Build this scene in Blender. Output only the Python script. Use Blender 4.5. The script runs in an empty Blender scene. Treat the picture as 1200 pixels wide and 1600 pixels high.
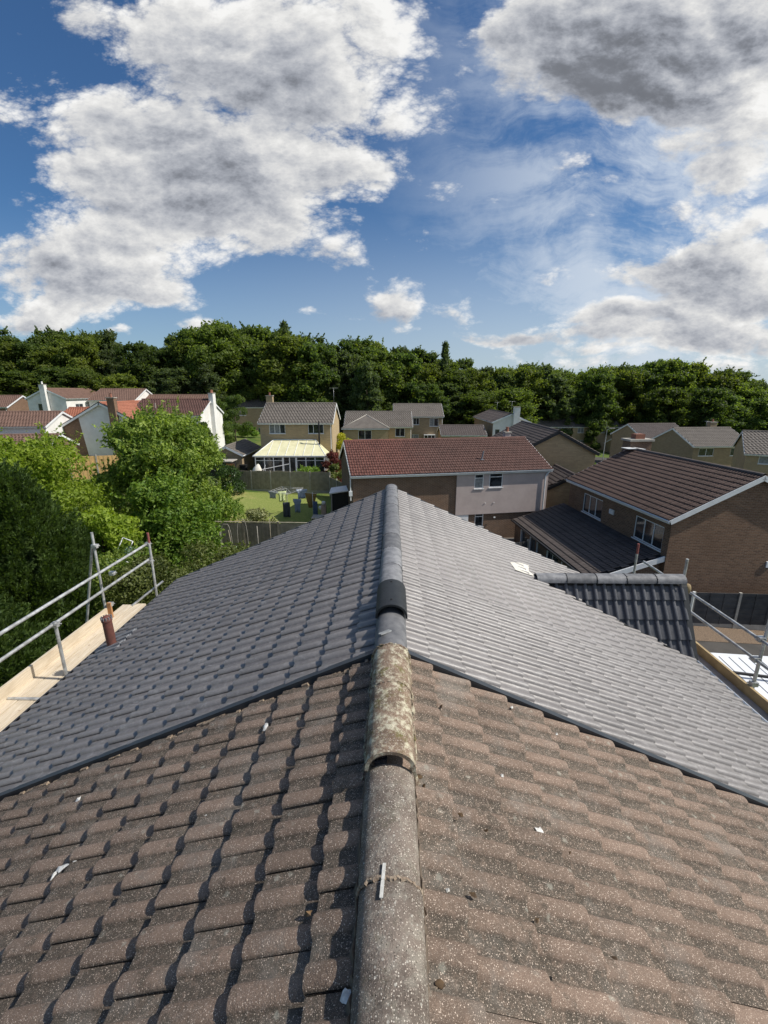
import bpy, math, random
import numpy as np
from math import radians, sin, cos, tan, pi, hypot, atan2
from mathutils import Vector, Matrix

S = bpy.context.scene
COL = S.collection
CZ = 9.3                                    # eye height

# ------------------------------------------------------------------ camera
cam = bpy.data.cameras.new('camera'); co = bpy.data.objects.new('camera', cam); COL.objects.link(co)
cam.sensor_fit = 'VERTICAL'; cam.sensor_height = 36; cam.sensor_width = 27
cam.lens = 690 / 1600 * 36
cam.clip_start = 0.05; cam.clip_end = 3000
co.location = (0, 0, CZ)
co.rotation_euler = (radians(90 - 15.25), 0, radians(1.0))
S.camera = co
S.render.resolution_x = 768; S.render.resolution_y = 1024

# ------------------------------------------------------------------ sun, exposure
SUN_EL, SUN_AZ = 46.5, 93                     # azimuth clockwise from +Y
sd = Vector((sin(radians(SUN_AZ)) * cos(radians(SUN_EL)), cos(radians(SUN_AZ)) * cos(radians(SUN_EL)), sin(radians(SUN_EL))))
sl = bpy.data.lights.new('sun', 'SUN'); sl.energy = 5.0; sl.angle = radians(0.5); sl.color = (1, .945, .86)
so = bpy.data.objects.new('sun', sl); COL.objects.link(so)
so.rotation_euler = sd.to_track_quat('Z', 'Y').to_euler(); so.location = (30, 0, 40)
S.view_settings.view_transform = 'Standard'; S.view_settings.look = 'None'
S.view_settings.exposure = 0.0; S.view_settings.gamma = 1; S.view_settings.use_curve_mapping = False

# ------------------------------------------------------------------ node helpers
class NT:
    def __init__(s, nt): s.nt = nt
    def n(s, t, **k):
        nd = s.nt.nodes.new(t)
        for a, b in k.items():
            if a.startswith('i_'):
                nd.inputs[int(a[2:])].default_value = b
            else: setattr(nd, a, b)
        return nd
    def l(s, a, b): s.nt.links.new(a, b)
    def put(s, sock, v):
        if hasattr(v, 'is_linked') or isinstance(v, bpy.types.NodeSocket): s.nt.links.new(v, sock)
        else: sock.default_value = v
    def m(s, op, a, b=None, c=None, clamp=False):
        nd = s.nt.nodes.new('ShaderNodeMath'); nd.operation = op; nd.use_clamp = clamp
        for i, v in enumerate((a, b, c)):
            if v is not None: s.put(nd.inputs[i], v)
        return nd.outputs[0]
    def vm(s, op, a, b=None, c=None):
        nd = s.nt.nodes.new('ShaderNodeVectorMath'); nd.operation = op
        for i, v in enumerate((a, b, c)):
            if v is not None: s.put(nd.inputs[i], v)
        return nd.outputs['Value'] if op in ('DOT_PRODUCT', 'LENGTH', 'DISTANCE') else nd.outputs[0]
    def noise(s, vec, scale, detail=4, rough=.55, dist=0, col=False):
        nd = s.nt.nodes.new('ShaderNodeTexNoise')
        if vec is not None: s.l(vec, nd.inputs['Vector'])
        nd.inputs['Scale'].default_value = scale; nd.inputs['Detail'].default_value = detail
        nd.inputs['Roughness'].default_value = rough; nd.inputs['Distortion'].default_value = dist
        return nd.outputs['Color' if col else 'Fac']
    def vor(s, vec, scale, rnd=1):
        nd = s.nt.nodes.new('ShaderNodeTexVoronoi')
        if vec is not None: s.l(vec, nd.inputs['Vector'])
        nd.inputs['Scale'].default_value = scale; nd.inputs['Randomness'].default_value = rnd
        return nd
    def ss(s, v, a, b, lo=0., hi=1.):
        nd = s.nt.nodes.new('ShaderNodeMapRange'); nd.interpolation_type = 'SMOOTHSTEP'
        s.put(nd.inputs[0], v)
        for i, q in zip((1, 2, 3, 4), (a, b, lo, hi)): nd.inputs[i].default_value = q
        return nd.outputs[0]
    def mix(s, f, a, b, mode='MIX'):
        nd = s.nt.nodes.new('ShaderNodeMix'); nd.data_type = 'RGBA'; nd.blend_type = mode
        s.put(nd.inputs[0], f)
        s.put(nd.inputs[6], a if not isinstance(a, tuple) else (*a[:3], 1)); s.put(nd.inputs[7], b if not isinstance(b, tuple) else (*b[:3], 1))
        return nd.outputs[2]

def newmat(name):
    m = bpy.data.materials.new(name); m.use_nodes = True
    N = NT(m.node_tree); N.b = m.node_tree.nodes['Principled BSDF']
    N.tc = m.node_tree.nodes.new('ShaderNodeTexCoord'); N.geo = m.node_tree.nodes.new('ShaderNodeNewGeometry')
    N.oi = m.node_tree.nodes.new('ShaderNodeObjectInfo')
    return m, N
def bump(N, h, dist, strength=1.0):
    b = N.nt.nodes.new('ShaderNodeBump'); N.l(h, b.inputs['Height'])
    b.inputs['Distance'].default_value = dist; b.inputs['Strength'].default_value = strength
    N.l(b.outputs[0], N.b.inputs['Normal'])

def pmat(name, c1, c2=None, scale=4, rough=.8, bmp=.004, bscale=60, metal=0, rnd=.12, spec=.3, coord='pos', detail=5):
    m, N = newmat(name)
    c2 = c2 or tuple(c * .8 for c in c1)
    v = N.geo.outputs['Position'] if coord == 'pos' else N.tc.outputs['Object']
    f = N.ss(N.noise(v, scale, detail, .6), .3, .7)
    c = N.mix(f, c1, c2)
    if rnd:
        g = N.m('MULTIPLY_ADD', N.oi.outputs['Random'], 2 * rnd, 1 - rnd)
        c = N.vm('SCALE', c); c.node.inputs['Scale'].default_value = 1; N.l(g, c.node.inputs['Scale'])
    N.l(c, N.b.inputs['Base Color'])
    N.b.inputs['Roughness'].default_value = rough; N.b.inputs['Metallic'].default_value = metal
    N.b.inputs['Specular IOR Level'].default_value = spec
    if bmp: bump(N, N.noise(v, bscale, 3, .6), bmp)
    return m

# ------------------------------------------------------------------ world: Nishita sky with cloud layers
W = bpy.data.worlds.new('World'); S.world = W; W.use_nodes = True
W.cycles.sampling_method = 'MANUAL'; W.cycles.sample_map_resolution = 512
N = NT(W.node_tree); N.nt.nodes.clear()
sky = N.n('ShaderNodeTexSky', sky_type='NISHITA'); sky.sun_disc = False
sky.sun_elevation = radians(SUN_EL); sky.sun_rotation = radians(SUN_AZ)
sky.altitude = 100; sky.air_density = 1.15; sky.dust_density = .6; sky.ozone_density = 2.5
tc = N.n('ShaderNodeTexCoord'); D = tc.outputs['Generated']
sp = N.n('ShaderNodeSeparateXYZ'); N.l(D, sp.inputs[0])
yy = N.m('MAXIMUM', sp.outputs[1], .08)
u = N.m('DIVIDE', sp.outputs[0], yy); v = N.m('DIVIDE', sp.outputs[2], yy)
cb = N.n('ShaderNodeCombineXYZ'); N.l(u, cb.inputs[0]); N.l(v, cb.inputs[1])
UV = cb.outputs[0]
P0, YAW = radians(15.25), radians(1.0)
def pxuv(x, y):
    a = (x - 600) / 690; b = (y - 800) / 690
    Y = cos(P0) - sin(P0) * b; Z = -sin(P0) - cos(P0) * b
    X, Y = a * cos(YAW) - Y * sin(YAW), a * sin(YAW) + Y * cos(YAW)
    return X / Y, Z / Y
# cloud masses as (centre, radii, thickness) on the sky
blobs = [(300, 130, 190, 120, 1.1), (430, 70, 200, 110, 1.3), (560, 160, 150, 130, 1.1), (250, 0, 160, 80, .9),
 (300, 275, 200, 85, 1.7), (430, 280, 160, 90, 1.2), (140, 215, 120, 70, .8), (110, 400, 130, 55, 1.2), (260, 410, 130, 60, 1.3),
 (190, 330, 150, 60, .9), (500, 392, 100, 46, 1.2), (400, 370, 90, 40, .8), (50, 480, 80, 24, .9), (160, 465, 90, 26, .8), (25, 150, 70, 75, .6),
 (607, 464, 58, 38, 1.5), (716, 480, 42, 21, 1.1), (488, 496, 19, 11, 1.0), (330, 503, 48, 17, 1.1), (208, 521, 22, 9, .9), (530, 491, 24, 11, .8),
 (620, 512, 40, 8, .6), (720, 318, 70, 38, .65), (900, 50, 150, 110, 1.9), (1080, 20, 220, 130, 2.3), (1000, 110, 130, 70, 1.5), (935, 180, 50, 34, .8), (800, 30, 50, 50, 1.0),
 (1170, 190, 130, 80, 1.5), (1010, 215, 90, 34, .5), (872, 434, 36, 18, 1.0), (955, 424, 40, 26, 1.0), (1040, 405, 70, 36, 1.1), (1150, 375, 80, 50, 1.3),
 (1130, 435, 150, 44, 2.0), (1120, 500, 200, 36, 1.8), (820, 512, 130, 17, .9), (960, 530, 180, 20, 1.1), (1050, 560, 240, 22, 1.0), (920, 300, 90, 20, .35), (1120, 290, 130, 40, .6), (110, 10, 40, 50, .4),
 (640, 250, 60, 60, .35), (770, 520, 60, 12, .8), (900, 345, 50, 14, .5), (960, 290, 60, 20, .5), (1050, 330, 90, 26, .6), (700, 530, 60, 8, .6), (980, 490, 90, 16, .8), (840, 240, 60, 40, .3), (60, 420, 90, 50, 1.1), (20, 470, 70, 30, .9), (120, 490, 110, 16, .8), (190, 450, 110, 28, 1.0), (1180, 60, 90, 120, 1.2), (1100, 140, 120, 40, .9), (1160, 270, 90, 30, .8)]
warp = N.vm('SUBTRACT', N.noise(UV, 3.4, 4, .5, 0, True), (.5, .5, .5))
UVw = N.vm('ADD', UV, N.vm('MULTIPLY', warp, (.22, .16, 0)))
acc = None; tacc = None
for (x, y, rx, ry, w) in blobs:
    cu, cv = pxuv(x, y); e1 = pxuv(x + rx, y); e2 = pxuv(x, y - ry)
    ru, rv = abs(e1[0] - cu) * 1.27, abs(e2[1] - cv) * 1.27
    q = N.vm('MULTIPLY_ADD', UVw, (1 / ru, 1 / rv, 0), (-cu / ru, -cv / rv, 0))
    d = N.vm('DOT_PRODUCT', q, q)
    c = N.m('MAXIMUM', N.m('MULTIPLY_ADD', d, -w, w), 0)
    tt = N.m('MULTIPLY', c, N.vm('DOT_PRODUCT', q, (.42, .85, 0)))      # side of the puff that faces the sun
    acc = c if acc is None else N.m('ADD', acc, c)
    tacc = tt if tacc is None else N.m('ADD', tacc, tt)
top = N.m('DIVIDE', tacc, N.m('MAXIMUM', acc, .12))
# behind and beside the view: the same kind of broken cumulus from plain noise
gen = N.m('MULTIPLY_ADD', N.noise(D, 2.2, 5, .55), 5.0, -2.5)
front = N.ss(sp.outputs[1], .1, .45)
inside = N.m('MULTIPLY', front, N.m('MULTIPLY', N.ss(N.m('ABSOLUTE', u), 1.0, 1.5, 1., 0.), N.ss(v, .85, 1.2, 1., 0.)))
dens = N.m('ADD', N.m('MULTIPLY', acc, inside), N.m('MULTIPLY', gen, N.m('SUBTRACT', 1, inside)))
def puffs(loc, det):
    mpn = N.n('ShaderNodeMapping'); mpn.inputs['Scale'].default_value = (.9, 1.75, 1); mpn.inputs['Location'].default_value = loc
    N.l(N.vm('ADD', UV, N.vm('MULTIPLY', warp, (.05, .05, 0))), mpn.inputs[0])
    V = N.vor(mpn.outputs[0], 8.5); V.inputs['Detail'].default_value = det; V.inputs['Roughness'].default_value = .62; V.inputs['Lacunarity'].default_value = 2.3
    fb = N.noise(mpn.outputs[0], 5.5, 9, .62)
    return N.m('SUBTRACT', N.m('MULTIPLY', fb, 1.5), N.m('MULTIPLY', V.outputs['Distance'], .62))
f1 = puffs((0, 0, 0), 4); f2 = puffs((.014, .030, 0), 4)
big = N.noise(UV, 3.0, 3, .5)
dd = N.m('ADD', dens, N.m('MULTIPLY_ADD', f1, 1.75, -.48))
alpha = N.ss(dd, .0, .95)
thick = N.m('SUBTRACT', 1.0, N.m('EXPONENT', N.m('MULTIPLY', N.m('MAXIMUM', N.m('ADD', dens, N.m('MULTIPLY_ADD', f1, 1.1, -.65)), 0.), -.42)))
emb = N.m('SUBTRACT', f1, f2)
topc = N.m('MAXIMUM', N.m('MINIMUM', top, .8), -.8)
topc = N.m('MULTIPLY', topc, inside)
bright = N.m('ADD', N.m('ADD', N.m('MULTIPLY_ADD', thick, -.82, 1.0), N.m('MULTIPLY', emb, .55)), N.m('ADD', N.m('MULTIPLY', topc, .44), N.m('MULTIPLY_ADD', big, .75, -.38)))
bright = N.m('ADD', N.m('SMOOTH_MAX', N.m('MULTIPLY', bright, .94), .20, .14), N.m('MULTIPLY_ADD', N.noise(UV, 5., 6, .6), .14, -.07))
bright = N.m('MINIMUM', bright, .93)
shade = N.ss(bright, .25, .85)
ccol = N.mix(shade, (.90, .96, 1.10), (1.0, .995, .98))
ccol = N.vm('SCALE', ccol); N.l(N.m('MULTIPLY', bright, 10.0), ccol.node.inputs['Scale'])
# thin streaked high cloud, mostly in the right half
mp = N.n('ShaderNodeMapping'); mp.inputs['Rotation'].default_value = (0, 0, radians(-52)); mp.inputs['Scale'].default_value = (.9, 3.0, 1)
N.l(UV, mp.inputs[0])
ci = N.noise(N.vm('ADD', mp.outputs[0], N.vm('MULTIPLY', warp, (.5, .5, 0))), 2.3, 9, .68, .15)
ci2 = N.noise(UV, 3.0, 8, .65)
cim = N.ss(u, -.12, .5, .0, 1.)
cirr = N.m('MULTIPLY', N.ss(N.m('ADD', N.m('MULTIPLY', ci, .6), N.m('MULTIPLY', ci2, .45)), .40, .60), N.m('MULTIPLY', cim, .85))
lowv = N.ss(v, .0, .40, .62, 0.)
low = N.m('MULTIPLY', lowv, N.ss(u, -.6, .5, .45, 1.))
cirr = N.m('MAXIMUM', cirr, low)
skyS = N.vm('SCALE', sky.outputs[0]); skyS.node.inputs['Scale'].default_value = .82
tint = N.vm('MULTIPLY', skyS, (.52, .80, 1.08))
s1 = N.mix(cirr, tint, (6.6, 7.3, 8.2))
s2 = N.mix(alpha, s1, ccol)
bg = N.n('ShaderNodeBackground'); N.l(s2, bg.inputs[0]); bg.inputs[1].default_value = .1
out = N.n('ShaderNodeOutputWorld'); N.l(bg.outputs[0], out.inputs[0])

# ------------------------------------------------------------------ object helpers
def tag(o, label=None, cat=None, group=None, kind=None):
    if label: o['label'] = label
    if cat: o['category'] = cat
    if group: o['group'] = group
    if kind: o['kind'] = kind
    return o
def thing(name, label, cat, loc=(0, 0, 0), rz=0, group=None):
    o = bpy.data.objects.new(name, None); COL.objects.link(o); o.empty_display_size = .2
    o.location = loc; o.rotation_euler = (0, 0, rz)
    return tag(o, label, cat, group)
def link(name, me, parent=None, mw=None, kind=None):
    o = bpy.data.objects.new(name, me); COL.objects.link(o)
    if parent: o.parent = parent
    if mw is not None: o.matrix_local = mw
    if kind: o['kind'] = kind
    return o
def copy_tree(o, parent=None):
    c = o.copy(); COL.objects.link(c)
    if parent: c.parent = parent
    for ch in o.children: copy_tree(ch, c)
    return c

class MB:
    def __init__(s): s.v = []; s.f = []; s.uv = []; s.sm = []; s.mi = []
    def face(s, pts, uv=None, smooth=False, mi=0):
        k = len(s.v); s.v += [tuple(p) for p in pts]; s.f.append(tuple(range(k, k + len(pts))))
        if uv is None:
            a, b, c = (Vector(p) for p in pts[:3]); n = (b - a).cross(c - a)
            n = [abs(q) for q in n]; i = n.index(max(n))
            uv = [((p[1], p[2]) if i == 0 else (p[0], p[2]) if i == 1 else (p[0], p[1])) for p in pts]
        s.uv += uv; s.sm.append(smooth); s.mi.append(mi)
    def boxb(s, x0, x1, y0, y1, z0, z1, M=None, mi=0):
        P = [Vector((x, y, z)) for x in (x0, x1) for y in (y0, y1) for z in (z0, z1)]
        Q = [(M @ p) if M is not None else p for p in P]
        for f in ((0, 1, 3, 2), (4, 6, 7, 5), (0, 4, 5, 1), (2, 3, 7, 6), (0, 2, 6, 4), (1, 5, 7, 3)):
            q = [P[i] for i in f]
            a = [abs(c) for c in (q[1] - q[0]).cross(q[2] - q[0])]; i = a.index(max(a))
            uv = [((p[1], p[2]) if i == 0 else (p[0], p[2]) if i == 1 else (p[0], p[1])) for p in q]
            s.face([Q[j] for j in f], uv, mi=mi)
        return s
    def box(s, c, d, M=None, mi=0):
        return s.boxb(c[0] - d[0] / 2, c[0] + d[0] / 2, c[1] - d[1] / 2, c[1] + d[1] / 2, c[2] - d[2] / 2, c[2] + d[2] / 2, M, mi)
    def tube(s, p, q, r, n=12, r2=None, cap=True, mi=0):
        p = Vector(p); q = Vector(q); d = (q - p).normalized(); r2 = r if r2 is None else r2
        a = d.orthogonal().normalized(); b = d.cross(a)
        A = [p + (a * cos(t) + b * sin(t)) * r for t in [2 * pi * i / n for i in range(n)]]
        B = [q + (a * cos(t) + b * sin(t)) * r2 for t in [2 * pi * i / n for i in range(n)]]
        L = (q - p).length
        for i in range(n):
            j = (i + 1) % n
            s.face([A[i], A[j], B[j], B[i]], [(i / n, 0), ((i + 1) / n, 0), ((i + 1) / n, L), (i / n, L)], True, mi)
        if cap: s.face(A[::-1], None, mi=mi); s.face(B, None, mi=mi)
        return s
    def lathe(s, prof, n=16, c=(0, 0, 0), mi=0):
        for (r0, z0), (r1, z1) in zip(prof, prof[1:]):
            for i in range(n):
                a, b = 2 * pi * i / n, 2 * pi * (i + 1) / n
                P = [(c[0] + r0 * cos(a), c[1] + r0 * sin(a), c[2] + z0), (c[0] + r0 * cos(b), c[1] + r0 * sin(b), c[2] + z0),
                     (c[0] + r1 * cos(b), c[1] + r1 * sin(b), c[2] + z1), (c[0] + r1 * cos(a), c[1] + r1 * sin(a), c[2] + z1)]
                if r0 < 1e-5: P = P[1:]
                elif r1 < 1e-5: P = P[:3]
                s.face(P, None, True, mi)
        return s
    def mesh(s, name, mats):
        me = bpy.data.meshes.new(name)
        me.from_pydata(s.v, [], s.f)
        ul = me.uv_layers.new(name='UVMap'); ul.data.foreach_set('uv', [c for p in s.uv for c in p])
        me.polygons.foreach_set('use_smooth', s.sm); me.polygons.foreach_set('material_index', s.mi)
        for m in (mats if isinstance(mats, (list, tuple)) else [mats]): me.materials.append(m)
        if any(s.sm):                                   # weld so smooth faces join
            import bmesh
            bm = bmesh.new(); bm.from_mesh(me); bmesh.ops.remove_doubles(bm, verts=bm.verts, dist=1e-5)
            for e in bm.edges:
                if len(e.link_faces) == 2 and e.calc_face_angle(0) > radians(48): e.smooth = False
            bm.to_mesh(me); bm.free()
        return me
    def build(s, name, mats, parent=None, mw=None, kind=None):
        return link(name, s.mesh(name, mats), parent, mw, kind)

def npmesh(name, V, F, mats, smooth=False, mi=None, uv=None):
    me = bpy.data.meshes.new(name); k = F.shape[1]
    me.vertices.add(len(V)); me.vertices.foreach_set('co', np.asarray(V, dtype=np.float32).ravel())
    me.loops.add(F.size); me.loops.foreach_set('vertex_index', F.astype(np.int32).ravel())
    me.polygons.add(len(F)); me.polygons.foreach_set('loop_start', np.arange(0, F.size, k, dtype=np.int32))
    me.polygons.foreach_set('loop_total', np.full(len(F), k, dtype=np.int32))
    me.polygons.foreach_set('use_smooth', np.full(len(F), smooth))
    for m in (mats if isinstance(mats, (list, tuple)) else [mats]): me.materials.append(m)
    if mi is not None: me.polygons.foreach_set('material_index', mi)
    me.update(); me.validate()
    return me

def G(x, y):                                 # the gentle slope of the estate
    return .1 - .055 * max(-90, min(90, x)) + .004 * min(y, 110)

# ------------------------------------------------------------------ materials
def tile_mat(name, pan, roll, roll_h, speck, speck_amt, dust=None, dust_amt=0, rough=.85, spec=.25, bmp=.0025, stain=.5):
    m, N = newmat(name)
    P = N.geo.outputs['Position']; O = N.tc.outputs['Object']
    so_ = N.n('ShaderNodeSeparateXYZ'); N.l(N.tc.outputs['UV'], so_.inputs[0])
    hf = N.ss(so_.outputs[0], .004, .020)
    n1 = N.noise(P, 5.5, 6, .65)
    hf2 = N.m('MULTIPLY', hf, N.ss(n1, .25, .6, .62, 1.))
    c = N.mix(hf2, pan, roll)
    c = N.mix(N.m('MULTIPLY', N.ss(N.noise(P, 1.3, 5, .6), .42, .72), stain), c, tuple(q * .62 for q in pan))
    c = N.mix(N.m('MULTIPLY', N.ss(N.noise(P, 34, 4, .7), .45, .7), .4), c, tuple(q * 1.35 for q in roll))
    if speck_amt:
        li = N.vor(P, 13); l2 = N.m('ADD', li.outputs['Distance'], N.m('MULTIPLY_ADD', N.noise(P, 60, 4, .7), .5, -.25))
        sepl = N.n('ShaderNodeSeparateColor'); N.l(li.outputs['Color'], sepl.inputs[0])
        c = N.mix(N.m('MULTIPLY', N.m('MULTIPLY', N.ss(l2, .10, .24, 1., 0.), N.ss(sepl.outputs[1], .72, .8)), .55), c, (.36, .35, .29))
        c = N.mix(N.m('MULTIPLY', N.ss(N.noise(P, 7, 7, .7), .56, .66), .6), c, (.055, .05, .038))
        c = N.mix(N.m('MULTIPLY', N.ss(N.noise(N.vm('ADD', P, (7., 3., 1.)), 3.2, 6, .7), .5, .66), .4), c, (.21, .195, .17))
    g = N.m('MULTIPLY_ADD', N.oi.outputs['Random'], *((.26, .87) if speck_amt else (.14, .93)))
    c = N.vm('SCALE', c); N.l(g, c.node.inputs['Scale'])
    if speck_amt:
        for sc, th, co_, am in ((150, .2, speck, speck_amt), (330, .26, tuple(q * .8 for q in speck), speck_amt * .8), (210, .2, (.02, .018, .015), .55)):
            V = N.vor(P, sc); sep = N.n('ShaderNodeSeparateColor'); N.l(V.outputs['Color'], sep.inputs[0])
            on = N.m('MULTIPLY', N.ss(V.outputs['Distance'], th, th + .14, 1., 0.), N.ss(sep.outputs[0], .55, .75))
            c = N.mix(N.m('MULTIPLY', on, am), c, co_)
    if dust_amt:
        # pale bloom and chalky scuffs left by handling
        mp = N.n('ShaderNodeMapping'); mp.inputs['Scale'].default_value = (2.2, 9, 9); N.l(P, mp.inputs[0])
        d1 = N.ss(N.noise(mp.outputs[0], 2.4, 7, .72, .6), .57, .76)
        d2 = N.ss(N.noise(P, 2.0, 3, .5), .35, .7, .15, 1.)
        c = N.mix(N.m('MULTIPLY', N.m('MULTIPLY', d1, d2), dust_amt), c, dust)
        d3 = N.ss(N.noise(P, 9, 6, .7), .5, .8)
        c = N.mix(N.m('MULTIPLY', d3, dust_amt * .35), c, dust)
    N.l(c, N.b.inputs['Base Color']); N.b.inputs['Specular IOR Level'].default_value = spec
    rr = N.m('MULTIPLY_ADD', N.noise(P, 18, 4, .6), .3, rough - .15); N.l(rr, N.b.inputs['Roughness'])
    h = N.m('ADD', N.noise(P, 190, 3, .7), N.m('MULTIPLY', N.noise(P, 40, 3, .6), .8))
    bump(N, h, bmp)
    return m

M = {}
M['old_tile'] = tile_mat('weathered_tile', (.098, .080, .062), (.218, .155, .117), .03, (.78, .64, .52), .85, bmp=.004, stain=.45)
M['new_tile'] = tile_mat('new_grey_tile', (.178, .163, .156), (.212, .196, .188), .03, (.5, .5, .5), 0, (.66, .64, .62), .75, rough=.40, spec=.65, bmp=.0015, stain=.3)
M['dark_tile'] = tile_mat('slate_black_tile', (.055, .056, .064), (.085, .086, .095), .03, (.5, .5, .5), 0, (.4, .4, .42), .22, rough=.5, spec=.5, bmp=.001)
M['red_tile'] = tile_mat('red_brown_tile', (.072, .045, .038), (.140, .070, .055), .03, (.5, .4, .35), 0, (.5, .38, .33), .25, rough=.75)
M['brown_tile'] = tile_mat('brown_tile', (.078, .052, .043), (.135, .088, .070), .03, (.5, .4, .35), 0, (.35, .27, .23), .25, rough=.7)
M['black_brown_tile'] = tile_mat('dark_brown_tile', (.075, .06, .055), (.12, .10, .09), .03, (.5, .4, .35), 0, (.3, .27, .25), .25, rough=.7)
M['grey_tile'] = tile_mat('grey_brown_tile', (.125, .108, .092), (.17, .15, .13), .03, (.5, .45, .4), 0, (.35, .33, .3), .3, rough=.8)
M['orange_tile'] = tile_mat('orange_tile', (.26, .10, .06), (.40, .16, .10), .03, (.5, .4, .3), 0, (.5, .3, .2), .2, rough=.75)
M['rust_tile'] = tile_mat('faded_brown_tile', (.15, .09, .068), (.21, .13, .10), .03, (.5, .4, .3), 0, (.35, .26, .2), .3, rough=.8)

def roof_I():
    m = M['red_tile'].copy(); M['red_mixed'] = m; N = NT(m.node_tree); b = next(n for n in N.nt.nodes if n.type == 'BSDF_PRINCIPLED'); src = b.inputs['Base Color'].links[0].from_socket
    g = N.n('ShaderNodeNewGeometry'); sp_ = N.n('ShaderNodeSeparateXYZ'); N.l(g.outputs['Position'], sp_.inputs[0])
    f = N.ss(N.m('ADD', sp_.outputs[0], N.m('MULTIPLY_ADD', N.noise(g.outputs['Position'], 2.5, 3, .6), 3, -1.5)), -.8, 3.2)
    N.l(N.mix(f, N.vm('MULTIPLY', src, (1.3, 1.05, 1.02)), src), b.inputs['Base Color'])
roof_I()

def brick_mat(name, c1, c2, mortar, row=.075, wid=.225, mw=.012, bmp=.006, dark=.4):
    m, N = newmat(name)
    b = N.n('ShaderNodeTexBrick'); N.l(N.tc.outputs['UV'], b.inputs['Vector'])
    b.inputs['Color1'].default_value = (*c1, 1); b.inputs['Color2'].default_value = (*c2, 1); b.inputs['Mortar'].default_value = (*mortar, 1)
    b.inputs['Scale'].default_value = 1; b.inputs['Mortar Size'].default_value = mw; b.inputs['Brick Width'].default_value = wid
    b.inputs['Row Height'].default_value = row; b.inputs['Bias'].default_value = 0; b.inputs['Mortar Smooth'].default_value = .2
    P = N.geo.outputs['Position']
    c = N.mix(N.m('MULTIPLY', N.ss(N.noise(P, .8, 5, .6), .4, .75), dark), b.outputs['Color'], tuple(q * .6 for q in c1))
    c = N.mix(N.m('MULTIPLY', N.ss(N.noise(P, 9, 3, .6), .5, .8), .25), c, tuple(min(1, q * 1.5) for q in c1))
    N.l(c, N.b.inputs['Base Color']); N.b.inputs['Roughness'].default_value = .9; N.b.inputs['Specular IOR Level'].default_value = .2
    h = N.m('ADD', N.m('MULTIPLY', b.outputs['Fac'], -1), N.m('MULTIPLY', N.noise(P, 50, 3, .6), .4))
    bump(N, h, bmp)
    return m
M['brick'] = brick_mat('brown_brick', (.19, .112, .072), (.125, .075, .052), (.26, .21, .16))
M['brick_sun'] = brick_mat('russet_brick', (.235, .138, .088), (.14, .080, .054), (.25, .19, .135))
M['stone'] = brick_mat('buff_stone_block', (.47, .355, .21), (.38, .285, .17), (.36, .29, .20), row=.10, wid=.32, mw=.008, bmp=.005, dark=.3)
M['stone_dk'] = brick_mat('brown_stone_block', (.37, .285, .18), (.29, .22, .14), (.30, .24, .17), row=.10, wid=.32, mw=.008, bmp=.005, dark=.3)
M['pink'] = pmat('pale_pink_render', (.50, .42, .39), (.44, .365, .34), 1.5, .9, .002, 80, rnd=0)
M['white_wall'] = pmat('white_render', (.78, .77, .74), (.68, .66, .62), 1.1, .9, .002, 60, rnd=0)
M['upvc'] = pmat('white_plastic', (.78, .79, .79), (.70, .71, .71), 3, .35, 0, rnd=.03, spec=.5)
M['fascia_dk'] = pmat('dark_gutter', (.02, .02, .022), (.03, .03, .033), 3, .4, 0, rnd=.03, spec=.5)
M['conc'] = pmat('concrete', (.42, .39, .34), (.32, .30, .26), 5, .9, .004, 80)
M['mortar'] = pmat('brown_mortar', (.20, .155, .115), (.13, .10, .075), 20, .95, .012, 60, rnd=0)
M['mortar_pale'] = pmat('pale_mortar', (.36, .29, .215), (.20, .145, .105), 60, .95, .006, 90, rnd=0)
M['wood_new'] = None
M['old_fence'] = pmat('weathered_board', (.33, .29, .22), (.23, .20, .15), 3, .9, .003, 40, rnd=.25)
M['dark_fence'] = pmat('grey_lap_board', (.085, .085, .085), (.055, .055, .058), 3, .9, .003, 40, rnd=.25)
M['tan_fence'] = pmat('fresh_tan_board', (.62, .40, .17), (.50, .31, .13), 3, .85, .003, 40, rnd=.2)
M['orange_fence'] = pmat('orange_stained_board', (.40, .17, .06), (.30, .13, .05), 3, .85, .003, 40, rnd=.1)
M['steel'] = pmat('galvanised_tube', (.60, .61, .60), (.30, .30, .29), 9, .4, .0008, 120, metal=.35, rnd=.08, spec=.5)
M['rust'] = pmat('rusty_steel', (.17, .075, .05), (.10, .06, .045), 25, .8, .002, 120, metal=.3, rnd=0)
M['redpaint'] = pmat('red_paint_band', (.30, .09, .08), (.22, .08, .07), 30, .6, .001, 120, rnd=0)
M['lead'] = pmat('lead_sheet', (.28, .29, .31), (.19, .20, .215), 9, .5, .003, 40, metal=.3, rnd=0)
M['verge'] = pmat('blue_black_verge', (.028, .034, .042), (.04, .047, .055), 6, .45, .001, 60, rnd=0, spec=.5)
M['cap'] = pmat('black_ridge_cap', (.012, .014, .016), (.022, .025, .027), 18, .55, .001, 200, rnd=0, spec=.5)
M['black'] = pmat('matt_black', (.015, .015, .016), (.02, .02, .02), 5, .6, 0, rnd=0)
M['drop'] = pmat('bird_dropping', (.75, .74, .70), (.5, .49, .45), 60, .9, .002, 200, rnd=0)
M['twig'] = pmat('dry_leaf', (.16, .10, .05), (.07, .05, .035), 30, .9, .002, 100, rnd=.4)
M['tyre'] = pmat('tyre_rubber', (.02, .02, .02), (.03, .03, .03), 5, .9, 0, rnd=0)
M['white_paint'] = pmat('white_vehicle_paint', (.80, .81, .82), (.76, .77, .78), 2, .25, 0, rnd=0, spec=.5)
M['teal'] = pmat('grey_teal_visor', (.30, .36, .35), (.27, .33, .32), 2, .3, 0, rnd=0, spec=.5)
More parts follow.
